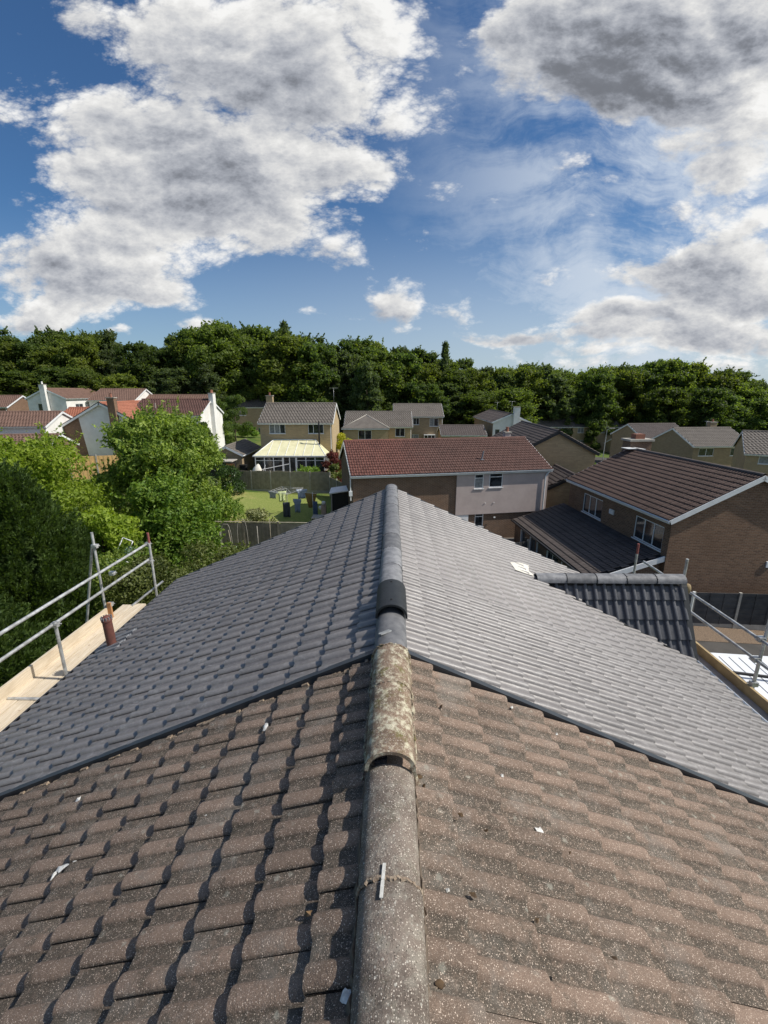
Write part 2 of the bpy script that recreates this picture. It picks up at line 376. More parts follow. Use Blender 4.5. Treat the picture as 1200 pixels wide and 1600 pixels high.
M['ink'] = pmat('black_lettering', (.03, .03, .035), (.03, .03, .035), 2, .5, 0, rnd=0)
M['chim'] = pmat('chimney_clay', (.32, .14, .09), (.22, .10, .07), 12, .85, .003, 50, rnd=.1)
M['skin_cream'] = pmat('cream_fabric', (.72, .69, .60), (.6, .57, .5), 5, .9, .006, 10, rnd=0)

def wood():
    m, N = newmat('new_scaffold_board')
    O = N.geo.outputs['Position']
    mp = N.n('ShaderNodeMapping'); mp.inputs['Scale'].default_value = (30, 1.6, 30); N.l(O, mp.inputs[0])
    g = N.noise(mp.outputs[0], 1.6, 6, .65, 1.0)
    c = N.mix(N.ss(g, .3, .7), (.64, .56, .44), (.46, .375, .265))
    c = N.mix(N.m('MULTIPLY', N.ss(N.noise(O, 2.2, 4, .6), .52, .75), .45), c, (.34, .28, .20))
    V = N.vor(O, 3.2); k = N.ss(V.outputs['Distance'], .03, .075, 1., 0.)
    c = N.mix(N.m('MULTIPLY', k, .7), c, (.18, .10, .05))
    gg = N.m('MULTIPLY_ADD', N.oi.outputs['Random'], .24, .88)
    c = N.vm('SCALE', c); N.l(gg, c.node.inputs['Scale'])
    N.l(c, N.b.inputs['Base Color']); N.b.inputs['Roughness'].default_value = .75; N.b.inputs['Specular IOR Level'].default_value = .25
    bump(N, g, .0015); return m
M['wood_new'] = wood()
M['wood_grey'] = pmat('grey_deck_board', (.40, .36, .33), (.30, .27, .245), 6, .9, .002, 60, rnd=.15)
M['wood_toe'] = pmat('yellowed_toe_board', (.42, .32, .17), (.30, .22, .12), 5, .8, .002, 50, rnd=.1)

def glass(name, tint, lo=.05):
    m, N = newmat(name)
    P = N.geo.outputs['Position']
    f = N.ss(N.noise(P, 1.7, 3, .5), .45, .62)
    c = N.mix(f, tint, tuple(q * 2.2 + .01 for q in tint))
    N.l(c, N.b.inputs['Base Color']); N.b.inputs['Roughness'].default_value = lo; N.b.inputs['Specular IOR Level'].default_value = .9
    return m
M['glass'] = glass('window_glass', (.018, .021, .024))
M['curtain'] = pmat('net_curtain_behind_glass', (.30, .31, .31), (.16, .17, .18), 6, .25, 0, rnd=.2, spec=.9)
def poly():
    m, N = newmat('cream_polycarbonate')
    P = N.geo.outputs['Position']
    c = N.mix(N.ss(N.noise(P, 1.5, 4, .6), .35, .7), (.84, .80, .52), (.72, .68, .42))
    N.l(c, N.b.inputs['Base Color']); N.b.inputs['Roughness'].default_value = .3; N.b.inputs['Specular IOR Level'].default_value = .5
    N.b.inputs['Transmission Weight'].default_value = .08
    return m
M['poly'] = poly()

def leafmat(name, a, b, trans=.35, rough=.5, sc=.35):
    m = bpy.data.materials.new(name); m.use_nodes = True; N = NT(m.node_tree)
    nt = m.node_tree; bs = nt.nodes['Principled BSDF']; out = nt.nodes['Material Output']
    geo = N.n('ShaderNodeNewGeometry'); oi = N.n('ShaderNodeObjectInfo')
    f = N.m('ADD', N.m('MULTIPLY', N.noise(geo.outputs['Position'], sc, 3, .6), .75), N.m('MULTIPLY', geo.outputs['Random Per Island'], .4))
    c = N.mix(N.ss(f, .35, .85), a, b)
    g = N.m('MULTIPLY_ADD', oi.outputs['Random'], .5, .75)
    c = N.vm('SCALE', c); N.l(g, c.node.inputs['Scale'])
    N.l(c, bs.inputs['Base Color']); bs.inputs['Roughness'].default_value = rough; bs.inputs['Specular IOR Level'].default_value = .3
    tr = N.n('ShaderNodeBsdfTranslucent'); c2 = N.vm('MULTIPLY', c, (1.25, 1.3, .5)); N.l(c2, tr.inputs[0])
    mx = N.n('ShaderNodeMixShader'); mx.inputs[0].default_value = trans
    N.l(bs.outputs[0], mx.inputs[1]); N.l(tr.outputs[0], mx.inputs[2]); N.l(mx.outputs[0], out.inputs[0])
    return m
LF = {}
LF['wood_a'] = leafmat('oak_leaf', (.088, .132, .028), (.205, .262, .060), .6)
LF['wood_b'] = leafmat('dark_broadleaf', (.068, .112, .030), (.162, .220, .058), .6)
LF['wood_c'] = leafmat('yellow_green_leaf', (.10, .14, .028), (.225, .265, .055), .6)
LF['wood_d'] = leafmat('grey_green_leaf', (.086, .122, .050), (.178, .232, .095), .6)
LF['lime'] = leafmat('lime_green_leaf', (.17, .25, .028), (.34, .43, .055), .5, sc=.8)
LF['cherry'] = leafmat('fresh_green_leaf', (.10, .165, .028), (.30, .38, .075), .45, sc=.7)
LF['maple'] = leafmat('bright_green_leaf', (.10, .19, .028), (.26, .37, .06), .45, sc=.9)
LF['conifer'] = leafmat('conifer_spray', (.040, .074, .019), (.120, .185, .044), .45, .6, sc=1.4)
LF['shrub'] = leafmat('olive_shrub_leaf', (.07, .095, .022), (.19, .22, .06), .35, sc=1.2)
LF['round'] = leafmat('glossy_green_leaf', (.035, .075, .018), (.085, .15, .03), .25, .35, sc=1.2)
LF['gold'] = leafmat('golden_leaf', (.32, .34, .02), (.50, .48, .04), .4, sc=1.2)
LF['red'] = leafmat('dark_red_leaf', (.10, .022, .022), (.22, .06, .04), .3, sc=1.5)
LF['mixed'] = leafmat('variegated_leaf', (.14, .16, .06), (.38, .38, .20), .3, sc=2.5)
LF['cabbage'] = leafmat('blue_green_leaf', (.14, .24, .12), (.34, .48, .30), .3, .5, sc=3)
M['bark'] = pmat('bark', (.085, .065, .045), (.05, .04, .03), 8, .95, .01, 20, rnd=.2)

def grass():
    m, N = newmat('grass_ground'); P = N.geo.outputs['Position']
    c = N.mix(N.ss(N.noise(P, .35, 5, .6), .38, .62), (.075, .125, .028), (.16, .175, .05))
    c = N.mix(N.m('MULTIPLY', N.ss(N.noise(P, 9, 5, .7), .4, .7), .5), c, (.045, .08, .018))
    N.l(c, N.b.inputs['Base Color']); N.b.inputs['Roughness'].default_value = .95; N.b.inputs['Specular IOR Level'].default_value = .1
    bump(N, N.noise(P, 40, 4, .7), .02); return m
def lawn():
    m, N = newmat('lawn_grass'); P = N.geo.outputs['Position']
    c = N.mix(N.ss(N.noise(P, 9, 5, .65), .35, .65), (.17, .215, .05), (.255, .28, .085))
    sp_ = N.n('ShaderNodeSeparateXYZ'); N.l(P, sp_.inputs[0])
    e = N.m('ADD', N.ss(sp_.outputs[1], 26.5, 33, 1., 0.), N.ss(sp_.outputs[0], -13.5, -8.5, .55, -.35))
    dry = N.ss(N.m('ADD', e, N.m('MULTIPLY_ADD', N.noise(P, .9, 5, .65), 2.2, -1.05)), .25, .95)
    c = N.mix(N.m('MULTIPLY', dry, .85), c, (.42, .34, .15))
    N.l(c, N.b.inputs['Base Color']); N.b.inputs['Roughness'].default_value = .95; N.b.inputs['Specular IOR Level'].default_value = .1
    bump(N, N.noise(P, 60, 4, .7), .02); return m
M['grass'] = grass(); M['lawn'] = lawn()
M['asphalt'] = pmat('asphalt', (.085, .078, .070), (.062, .058, .053), 1.2, .92, .006, 90, rnd=0)
M['paving'] = pmat('concrete_paving', (.30, .28, .25), (.23, .21, .19), 3, .9, .004, 60, rnd=0)
M['patio'] = pmat('pale_patio', (.46, .42, .36), (.36, .33, .28), 3, .9, .004, 60, rnd=.08)
M['soil'] = pmat('soil', (.075, .055, .038), (.05, .038, .028), 6, .95, .03, 30, rnd=0)
M['gravel'] = pmat('gravel_bed', (.30, .22, .15), (.14, .10, .07), 30, .95, .03, 60, rnd=0)
print('materials ok')

# ================================================================== GROUND
def sheet(name, x0, x1, y0, y1, dz, mat, nx=1, ny=1, poly=None, kind='structure'):
    mb = MB()
    if poly: mb.face([(x, y, G(x, y) + dz) for x, y in poly])
    else:
        for i in range(nx):
            for j in range(ny):
                a, b = x0 + (x1 - x0) * i / nx, x0 + (x1 - x0) * (i + 1) / nx
                c, d = y0 + (y1 - y0) * j / ny, y0 + (y1 - y0) * (j + 1) / ny
                mb.face([(a, c, G(a, c) + dz), (b, c, G(b, c) + dz), (b, d, G(b, d) + dz), (a, d, G(a, d) + dz)])
    o = mb.build(name, mat); tag(o, kind=kind); return o
gm = MB()
xs = [-1500, -400, -90, -60, -30, 0, 30, 60, 90, 400, 1500]; ys = [-1200, -200, -20, 0, 20, 40, 60, 80, 110, 400, 2000]
for a, b in zip(xs, xs[1:]):
    for c, d in zip(ys, ys[1:]):
        gm.face([(a, c, G(a, c)), (b, c, G(b, c)), (b, d, G(b, d)), (a, d, G(a, d))])
tag(gm.build('ground', M['grass']), kind='structure')
sheet('lawn', -15, -4.6, 26.2, 37.0, .03, M['lawn'])
sheet('paved_yard', -4.6, 11, 22, 38, .03, M['paving'])
sheet('driveway', 4.8, 17.5, 4.0, 18.6, .02, M['asphalt'])
sheet('gravel_strip', 9.5, 19, 16.2, 17.45, .035, M['gravel'])
sheet('road', 17.5, 30, -30, 60, .012, M['asphalt'])
sheet('patio', -15.2, -5.2, 38.2, 44.5, .045, M['patio'])
sheet('vegetable_bed', -12, -4, 19.5, 22.8, .03, M['soil'])
sheet('close_road', 22, 60, 68, 76, .012, M['asphalt'])

# ================================================================== ROOF TILES
TH_T = .024
def profile(style):
    """(u, h) samples over one roll period of the interlocking tile"""
    if style == 'old':
        return [(0, 0), (.2, .000), (.40, .001), (.45, .009), (.50, .018), (.59, .025), (.72, .0275), (.85, .0255), (.935, .018), (.98, .007)], .157
    return [(0, 0), (.25, .0), (.52, .001), (.545, .010), (.585, .023), (.67, .030), (.78, .0325), (.88, .029), (.94, .019), (.98, .007)], .157
def tile_mesh(style, periods, gauge, wp=None, coarse=False, nose=.037):
    pr, p = profile(style); p = wp or p
    if coarse: pr = [pr[i] for i in (0, 3, 5, 8)] if style != 'old' else [pr[i] for i in (0, 3, 5, 8)]
    us = [(k + a) * p for k in range(periods) for a, h in pr] + [periods * p - .004]
    hs = [h for k in range(periods) for a, h in pr] + [0]
    us[0] = .0015
    V = []; F = []
    rows = [(-.03, 0, 0), (gauge - .012, nose * (gauge - .012) / gauge, 0), (gauge, nose - .004, 0)]
    n = len(us)
    for (x, z, _) in rows:
        for u_, h in zip(us, hs): V.append((x, u_, z + h))
    sm = []
    for r in range(2):
        for i in range(n - 1):
            a = r * n + i; F.append((a, a + n, a + n + 1, a + 1)); sm.append(True)
    k = len(V)
    for u_, h in zip(us, hs): V.append((gauge, u_, nose - .004 + h))
    for u_, h in zip(us, hs): V.append((gauge - .001, u_, nose - .004 + h - TH_T * nose / .034))
    for i in range(n - 1): F.append((k + i, k + n + i, k + n + i + 1, k + i + 1)); sm.append(False)
    k = len(V)                                   # side edge
    for s_ in (0, n - 1):
        b = len(V); u_ = us[s_]; h = hs[s_]
        V += [(-.03, u_, h), (gauge, u_, nose - .004 + h), (gauge, u_, nose - .03 + h), (-.03, u_, h - .02)]
        F.append((b, b + 1, b + 2, b + 3) if s_ else (b + 3, b + 2, b + 1, b)); sm.append(False)
    hv = hs * 5 + [hs[0]] * 4 + [hs[-1]] * 4     # roll height of every vertex, kept as a texture coordinate
    return V, F, sm, hv
_tm = {}
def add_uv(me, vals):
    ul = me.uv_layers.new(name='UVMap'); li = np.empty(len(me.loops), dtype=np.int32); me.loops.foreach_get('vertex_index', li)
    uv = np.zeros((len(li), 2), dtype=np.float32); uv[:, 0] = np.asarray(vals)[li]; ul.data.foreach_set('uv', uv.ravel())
def tile_me(style, periods, gauge, mat, coarse=False, wp=None):
    key = (style, periods, round(gauge, 4), mat, coarse, wp)
    if key not in _tm:
        V, F, sm, hv = tile_mesh(style, periods, gauge, wp, coarse, .052 if style == 'old' else .040)
        me = bpy.data.meshes.new('roof_tile'); me.from_pydata(V, [], F); me.polygons.foreach_set('use_smooth', sm)
        me.materials.append(M[mat]); add_uv(me, hv); _tm[key] = (me, np.array(V, dtype=np.float64), np.array(F), np.array(sm), np.array(hv))
    return _tm[key]
rt = random.Random(5)
def lay_tiles(parent, frame, slope_len, w0, w1, style, mat, n_single, dist_fn, coarse=False, courses=None, wp=None, jit=1.0, keep=None, gauge=None):
    """cover a slope; frame = 4x4 (x down-slope, y along eave, z normal). Largest-looking tiles are parts, the rest one stuff part"""
    nc = courses or max(1, round(slope_len / (gauge or .308))); g = slope_len / nc
    p = wp or .157; W2 = 2 * p
    items = []
    for c in range(nc):
        off = p if c % 2 else 0
        y = w0 - off
        while y < w1 - .01:
            a, per = y, 2
            if a < w0 - .01: a, per = w0, 1
            if a + per * p > w1 + p * .5: per = 1
            if a + per * p <= w1 + .02:
                items.append((c * g, a, per))
            y = y + W2
    res = []
    for (x, y, per) in items:
        if keep and not keep(x, y, per): continue
        r = rt.random
        m = frame @ Matrix.Translation((x + (r() - .5) * .006 * jit, y + (r() - .5) * .003 * jit, (r()) * .003 * jit)) @ Matrix.Rotation((r() - .5) * .012 * jit, 4, 'Z') @ Matrix.Rotation((r() - .5) * .008 * jit, 4, 'Y')
        res.append((dist_fn((parent_mw(parent) @ m).translation), m, per))
    res.sort(key=lambda t: t[0])
    for d, m, per in res[:n_single]:
        me = tile_me(style, per, g, mat, coarse, wp)[0]
        link('tile', me, parent, m)
    rest = res[n_single:]
    if rest:
        Vs = []; Fs = []; sm = []; hh = []; k = 0
        for d, m, per in rest:
            me, V, F, s_, hv = tile_me(style, per, g, mat, coarse, wp)
            A = np.array(m); Vs.append(V @ A[:3, :3].T + A[:3, 3]); Fs.append(F + k); sm.append(s_); hh.append(hv); k += len(V)
        me = npmesh('tiles', np.concatenate(Vs), np.concatenate(Fs), M[mat])
        me.polygons.foreach_set('use_smooth', np.concatenate(sm))
        add_uv(me, np.concatenate(hh)); link('tile_field', me, parent, kind='stuff')
    return g
def parent_mw(o):
    m = o.matrix_basis.copy()
    q = o.parent
    while q: m = q.matrix_basis @ m; q = q.parent
    return m
def frame(o, s, w):
    s = Vector(s).normalized(); w = Vector(w).normalized(); n = s.cross(w)
    m = Matrix.Identity(4)
    for i, a in enumerate((s, w, n)):
        for j in range(3): m[j][i] = a[j]
    m.translation = Vector(o); return m
dcam = lambda P: (P - Vector((0, 0, CZ))).length

# ridge tile: angular half-round shell along +y
def ridge_me(name, L, mat, w=.25, h=.115, t=.016, n=14, taper=0.0, a0=0.0):
    mb = MB()
    def arc(sc, y):
        P = []
        for i in range(n + 1):
            a = pi * i / n
            P.append((-cos(a) * w / 2 * sc, y, (abs(sin(a)) ** .85) * h * sc + (sc - 1) * .02))
        return P
    A, B = arc(1, 0), arc(1 - taper, L)
    ki = 1 - 2 * t / w
    A2 = [(x * ki, y, z * ki) for x, y, z in A]; B2 = [(x * ki, y, z * ki) for x, y, z in B]
    for i in range(n):
        mb.face([A[i], B[i], B[i + 1], A[i + 1]], None, True)
        mb.face([A2[i + 1], B2[i + 1], B2[i], A2[i]], None, True)
        mb.face([A[i + 1], A2[i + 1], A2[i], A[i]]); mb.face([B[i], B2[i], B2[i + 1], B[i + 1]])
    for X, Y in ((A[0], A2[0]), (A[-1], A2[-1])): pass
    mb.face([A[0], A2[0], B2[0], B[0]]); mb.face([A[-1], B[-1], B2[-1], A2[-1]])
    return mb.mesh(name, mat)

# ================================================================== OUR PAIR OF HOUSES (camera stands over the brown roof)
ZR = CZ - 1.9
PTS = {1: radians(25), -1: radians(24)}; XES = {1: 4.78, -1: 4.55}; SLS = {k: XES[k] / cos(PTS[k]) for k in (1, -1)}
YB, YF = 2.92, 8.78                            # joint between the roofs, far gable
brown = thing('semi_detached_house', 'near half of the roof under the camera, speckled brown tiles and mossy ridge', 'house', (0, 0, 0))
grey = thing('semi_detached_house', 'far half of the same roof, newly tiled grey, small dark gable on its right', 'house', (0, 0, 0))
def zroof(x): return ZR - tan(PTS[1 if x > 0 else -1]) * abs(x)

def roof_base(parent, y0, y1, mat):
    out = []
    for sg in (1, -1):
        PT, SL = PTS[sg], SLS[sg]; mb = MB(); M_ = frame((0, 0, ZR), (sg * cos(PT), 0, -sin(PT)), (0, sg, 0))
        a, b = (y0, y1) if sg > 0 else (-y1, -y0)
        mb.boxb(0, SL - .04, a, b, -.14, -.034, M_)
        out.append((mb.build('roof_slope', mat, parent), M_, a, b))
    return out
M['felt'] = pmat('roof_felt', (.03, .028, .026), (.02, .02, .02), 5, .9, 0, rnd=0)
# old roof: every tile laid singly
for sl_, Fm, a, b in roof_base(brown, -1.6, YB - .01, M['felt']):
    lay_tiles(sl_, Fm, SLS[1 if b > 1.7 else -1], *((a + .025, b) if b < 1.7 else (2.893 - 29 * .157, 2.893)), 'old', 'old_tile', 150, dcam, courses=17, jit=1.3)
for sl_, Fm, a, b in roof_base(grey, YB + .01, YF - .03, M['felt']):
    right = a > 0
    def keep(x, y, per, right=right):
        if not right: return True
        X = x * cos(PTS[1]) + .1                     # leave the small gable's footprint to its own tiles
        if X < 2.6: return True
        t = (X - 2.42) / (4.74 - 2.42)
        return not (6.85 - .60 * t + .12 < y < 6.85 + .60 * t - .35)
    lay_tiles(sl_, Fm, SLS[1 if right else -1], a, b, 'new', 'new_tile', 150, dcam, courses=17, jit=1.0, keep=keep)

# walls below
for parent, y0, y1 in ((brown, -6, YB), (grey, YB, YF - .12)):
    for sg in (-1, 1):
        mb = MB(); mb.boxb(min(sg * 4.1, sg * 4.3), max(sg * 4.1, sg * 4.3), y0, y1, -1.2, 5.05); mb.build('wall', M['brick'], parent)
mb = MB()
yy0 = YF - .22
mb.face([(-4.3, YF - .12, -1.2), (-4.3, YF - .12, 5.2), (0, YF - .12, ZR - .16), (4.3, YF - .12, 5.2), (4.3, YF - .12, -1.2)])
mb.build('wall', M['brick'], grey)
for sg in (-1, 1):                            # eaves fascia and gutters
    for parent, y0, y1 in ((brown, -1.6, YB), (grey, YB, YF)):
        if sg > 0 and parent is grey:
            segs = ((y0, y1),)
        else: segs = ((y0, y1),)
        for a, b in segs:
            mb = MB(); xe = XES[sg]; ze_ = zroof(sg * xe); x0, x1 = sorted((sg * (xe - .13), sg * (xe - .09))); mb.boxb(x0, x1, a, b, ze_ - .22, ze_ - .03); mb.build('fascia', M['upvc'], parent)
            mb = MB()
            n = 8
            for i in range(n):
                t0, t1 = pi * i / n, pi * (i + 1) / n
                c = sg * (xe + .045)
                p = lambda t, y: (c + .06 * cos(t), y, ze_ - .035 - .06 * sin(t))
                mb.face([p(t0, a), p(t1, a), p(t1, b), p(t0, b)], None, True)
            # white outer lip catches the light along the grey roof
            mb.boxb(*(sorted((c + sg * .050, c + sg * .074))), a, b, ze_ - .05, ze_ - .006)
            mb.build('gutter', M['upvc'] if sg > 0 else M['fascia_dk'], parent)
# blue-black bonding strip between the two coverings
for sg in (1, -1):
    PT, SL = PTS[sg], SLS[sg]; Fm = frame((0, 0, ZR), (sg * cos(PT), 0, -sin(PT)), (0, sg, 0))
    mb = MB(); a, b = sorted((sg * (YB - .025), sg * (YB + .045)))
    mb.boxb(.05, SL + .02, a, b, -.03, .062, Fm); a, b = sorted((sg * (YB - .028), sg * (YB - .012)))
    mb.boxb(.05, SL + .02, a, b, .055, .075, Fm)
    mb.build('verge_strip', M['verge'], grey)
    # far gable edge
    mb = MB(); a, b = sorted((sg * (YF - .03), sg * (YF + .03)))
    mb.boxb(.05, SL + .02, a, b, -.14, .04, Fm); mb.build('verge_strip', M['verge'], grey)
# old crumbling undercloak line beside the strip
rr = random.Random(8); mb = MB()
for sg in (1, -1):
    PT, SL = PTS[sg], SLS[sg]; Fm = frame((0, 0, ZR), (sg * cos(PT), 0, -sin(PT)), (0, sg, 0))
    x = .12 if sg < 0 else 99
    while x < SL:
        l = rr.uniform(.02, .07); a = YB - .05 + rr.uniform(-.015, .01); hh = rr.uniform(.02, .045)
        y0, y1 = sorted((sg * a, sg * (YB - .02)))
        mb.boxb(x, x + l, y0, y1, .0, hh, Fm); x += l * rr.uniform(.9, 1.8)
mb.build('crumbled_mortar', M['mortar_pale'], brown, kind='stuff')

# ridge ---------------------------------------------------------------
def moss_mat(name, base, moss, amt, speck=.5, pale=(.42, .39, .28)):
    m, N = newmat(name); P = N.geo.outputs['Position']
    c = N.mix(N.ss(N.noise(P, 6, 6, .65), .35, .65), base, tuple(q * .62 for q in base))
    c = N.mix(N.m('MULTIPLY', N.ss(N.noise(P, 16, 7, .75), .46, .62), amt), c, pale)
    c = N.mix(N.m('MULTIPLY', N.ss(N.noise(P, 9, 7, .75, ), .52, .66), amt), c, moss)
    for sc, th, co_, am in ((130, .22, (.75, .68, .58), speck), (260, .25, (.6, .5, .42), speck), (120, .2, (.03, .025, .018), .7), (48, .13, (.66, .64, .56), speck * .6)):
        V = N.vor(P, sc); sep = N.n('ShaderNodeSeparateColor'); N.l(V.outputs['Color'], sep.inputs[0])
        on = N.m('MULTIPLY', N.ss(V.outputs['Distance'], th, th + .14, 1., 0.), N.ss(sep.outputs[0], .6, .8))
        c = N.mix(N.m('MULTIPLY', on, am), c, co_)
    N.l(c, N.b.inputs['Base Color']); N.b.inputs['Roughness'].default_value = .92; N.b.inputs['Specular IOR Level'].default_value = .2
    h = N.m('ADD', N.noise(P, 150, 4, .7), N.m('MULTIPLY', N.noise(P, 25, 5, .65), 2.2)); bump(N, h, .005)
    return m
M['ridge_old'] = moss_mat('old_ridge_concrete', (.215, .175, .145), (.13, .125, .085), .38, .8, (.38, .36, .30))
M['ridge_moss'] = moss_mat('lichened_ridge_concrete', (.24, .17, .12), (.13, .115, .035), .9, .6, (.58, .54, .40))
M['ridge_new'] = pmat('new_ridge_tile', (.22, .22, .225), (.12, .122, .13), 11, .6, .003, 120, rnd=.28, spec=.4)
for y0, L, dz, mat, tl in ((-.42, .55, 0, 'ridge_old', 0), (.14, .55, 0, 'ridge_old', 0), (.70, .55, .0, 'ridge_old', 0), (1.262, .53, .0, 'ridge_old', 0)):
    me = ridge_me('ridge_tile', L, M[mat], w=.25, h=.108)
    link('ridge_tile', me, brown, Matrix.Translation((rr.uniform(-.003, .003), y0, ZR + .005 + dz)) @ Matrix.Rotation(rr.uniform(-.008, .008), 4, 'Z'))
me = ridge_me('ridge_tile', .585, M['ridge_moss'], w=.256, h=.115, t=.02)
o = link('ridge_tile', me, brown, Matrix.Translation((0, 1.775, ZR + .082)) @ Matrix.Rotation(-.035, 4, 'X')); tag(o, 'raised ridge tile crusted with pale lichen and moss, open dark end')
me = ridge_me('ridge_tile', .45, M['ridge_moss'], w=.256, h=.115)
link('ridge_tile', me, brown, Matrix.Translation((.003, 2.352, ZR + .058)) @ Matrix.Rotation(-.03, 4, 'X'))
# joint mortar lines and bedding
def mortar_run(parent, y0, y1, x, mat, wmin, wmax, zt, seed, step=.022):
    r = random.Random(seed); mb = MB()
    for sg in (-1, 1):
        y = y0; prev = None
        while y < y1:
            w_ = r.uniform(wmin, wmax); z = zt + r.uniform(-.008, .01)
            xo = x + w_
            ring = [(sg * (x - .03), y, ZR + z + .03), (sg * (x + w_ * .45), y, ZR - .466 * x + .075 + r.uniform(-.008, .008)), (sg * xo, y, ZR - .466 * xo + .012)]
            if prev:
                for i in range(2):
                    q = [prev[i], ring[i], ring[i + 1], prev[i + 1]]
                    mb.face(q if sg < 0 else q[::-1], None, False)
            prev = ring; y += step * r.uniform(.6, 1.4)
    return mb.build('mortar_bedding', mat, parent, kind='stuff')
mortar_run(brown, -1.5, 1.8, .112, M['mortar'], .018, .042, -.06, 1)
mortar_run(brown, 1.8, 2.9, .115, M['ridge_moss'], .022, .055, -.05, 2)
M['mortar_grey'] = pmat('grey_mortar', (.16, .16, .165), (.10, .10, .105), 30, .9, .006, 80, rnd=0)
mortar_run(grey, 2.95, 8.85, .112, M['mortar_grey'], .012, .024, -.06, 3, .05)
def joint(parent, y, w, h, z0, mat, seed, name='mortar_joint', rad=.012):
    r = random.Random(seed); mb = MB(); n = 30; pr = None
    for i in range(n + 1):
        a = pi * i / n; p = Vector((-cos(a) * (w / 2 + .002), y + r.uniform(-.007, .007), ZR + z0 + (sin(a) ** .85) * (h + .002)))
        if pr is not None: mb.tube(pr, p, rad * r.uniform(.5, 1), 5, cap=False)
        pr = p
    return mb.build(name, mat, parent)
joint(brown, 1.256, .25, .108, .005, M['mortar_pale'], 4, rad=.009); joint(brown, .695, .25, .108, .005, M['mortar_pale'], 5, rad=.008)
joint(brown, 2.352, .256, .115, .060, M['ridge_moss'], 6, rad=.007); joint(brown, 2.80, .256, .113, .042, M['ridge_moss'], 7, rad=.014)
# white plastic spacer clip across the joint
mb = MB(); Fc = Matrix.Translation((-.026, 1.245, ZR + .116)) @ Matrix.Rotation(-.08, 4, 'Z') @ Matrix.Rotation(-.05, 4, 'Y')
mb.boxb(-.0065, .0065, -.062, -.002, 0, .004, Fc); mb.boxb(-.0065, .0065, .002, .062, 0, .004, Fc); mb.boxb(-.005, .005, -.003, .003, 0, .003, Fc)
mb.build('ridge_clip', pmat('dulled_white_plastic', (.60, .59, .55), (.45, .44, .40), 60, .6, .001, 100, rnd=0), brown)
# grey ridge
o = link('ridge_tile', ridge_me('ridge_tile', .72, M['ridge_new'], w=.25, h=.105), grey, Matrix.Translation((0, 2.78, ZR + .012)))
y = 3.95; k = 0
while y < YF - .1:
    L = min(.532, YF + .02 - y)
    m = Matrix.Translation((rr.uniform(-.004, .004), y, ZR + .008 + rr.uniform(0, .004))) @ Matrix.Rotation(rr.uniform(-.008, .008), 4, 'Z')
    link('ridge_tile', ridge_me('ridge_tile', L - .008, M['ridge_new'], w=.24, h=.095), grey, m)
    joint(grey, y + L - .004, .234, .092, .008, M['mortar_grey'], int(y * 10), 'mortar_joint', .010)
    y += .532
link('ridge_tile', ridge_me('ridge_tile', .50, M['ridge_new'], w=.24, h=.095), grey, Matrix.Translation((0, 3.44, ZR + .008)))
o = link('ridge_cap', ridge_me('ridge_cap', .52, M['cap'], w=.272, h=.13, t=.018), grey, Matrix.Translation((.004, 3.34, ZR + .062)))
tag(o, 'black raised vent cap on the ridge, open dark end facing the old roof')
mb = MB()
for yy_ in (3.44, 3.80): mb.lathe([(.011, 0), (.011, .004), (.004, .008), (0, .008)], 10, (.004, yy_, ZR + .191))
mb.build('cap_screw', M['black'], grey)
mb = MB(); Fs = Matrix.Translation((-.045, 3.03, ZR + .112)) @ Matrix.Rotation(-.9, 4, 'Z') @ Matrix.Rotation(-.25, 4, 'Y')
mb.boxb(-.02, .02, -.05, .05, 0, .008, Fs); mb.build('lead_patch', M['steel'], grey)

# debris that lies on the brown tiles
def on_slope(X, Y, up=.05):
    return (X, Y, zroof(X) + up)
def px_roof(x, y, up=.035):
    a = (x - 600) / 690; b = (y - 800) / 690
    Yr = cos(P0) - sin(P0) * b; Z = -sin(P0) - cos(P0) * b
    X, Yr = a * cos(YAW) - Yr * sin(YAW), a * sin(YAW) + Yr * cos(YAW)
    t = (1.9 - up) / (-Z - tan(PTS[1 if X > 0 else -1]) * abs(X)); return X * t, Yr * t
rd = random.Random(21)
def blob(seed, r, flat, mat, name, X, Y, up=.04, ax=1.0):
    r_ = random.Random(seed); mb = MB(); n = 9
    top = [(cos(2 * pi * i / n) * r * r_.uniform(.4, 1.1) * ax, sin(2 * pi * i / n) * r * r_.uniform(.4, 1.1), 0) for i in range(n)]
    sg = 1 if X > 0 else -1
    Mx = Matrix.Translation(on_slope(X, Y, up)) @ Matrix.Rotation(sg * PTS[sg], 4, 'Y') @ Matrix.Rotation(r_.uniform(0, 6), 4, 'Z')
    for i in range(n):
        a, b = top[i], top[(i + 1) % n]
        mb.face([Mx @ Vector((*a[:2], -.006)), Mx @ Vector((*b[:2], -.006)), Mx @ Vector((0, 0, flat))], None, True)
    return mb.mesh(name, mat), None
for i, (x, y, r) in enumerate(((415, 1138, .022), (122, 1252, .02), (320, 1275, .016), (95, 1360, .028), (120, 1345, .02), (85, 1370, .016), (180, 1315, .012), (845, 1302, .022), (1057, 1432, .026), (960, 1405, .012), (785, 1215, .01), (800, 1108, .010), (115, 1312, .01), (870, 1150, .012), (700, 1395, .009), (1130, 1468, .012), (540, 1560, .018), (455, 1345, .01), (190, 1345, .012), (640, 1560, .008))):
    X, Y = px_roof(x, y); me, _ = blob(i, r * 1.25, .006, M['drop'], 'bird_dropping', X, Y, .056, 1.6); link('bird_dropping', me, brown)
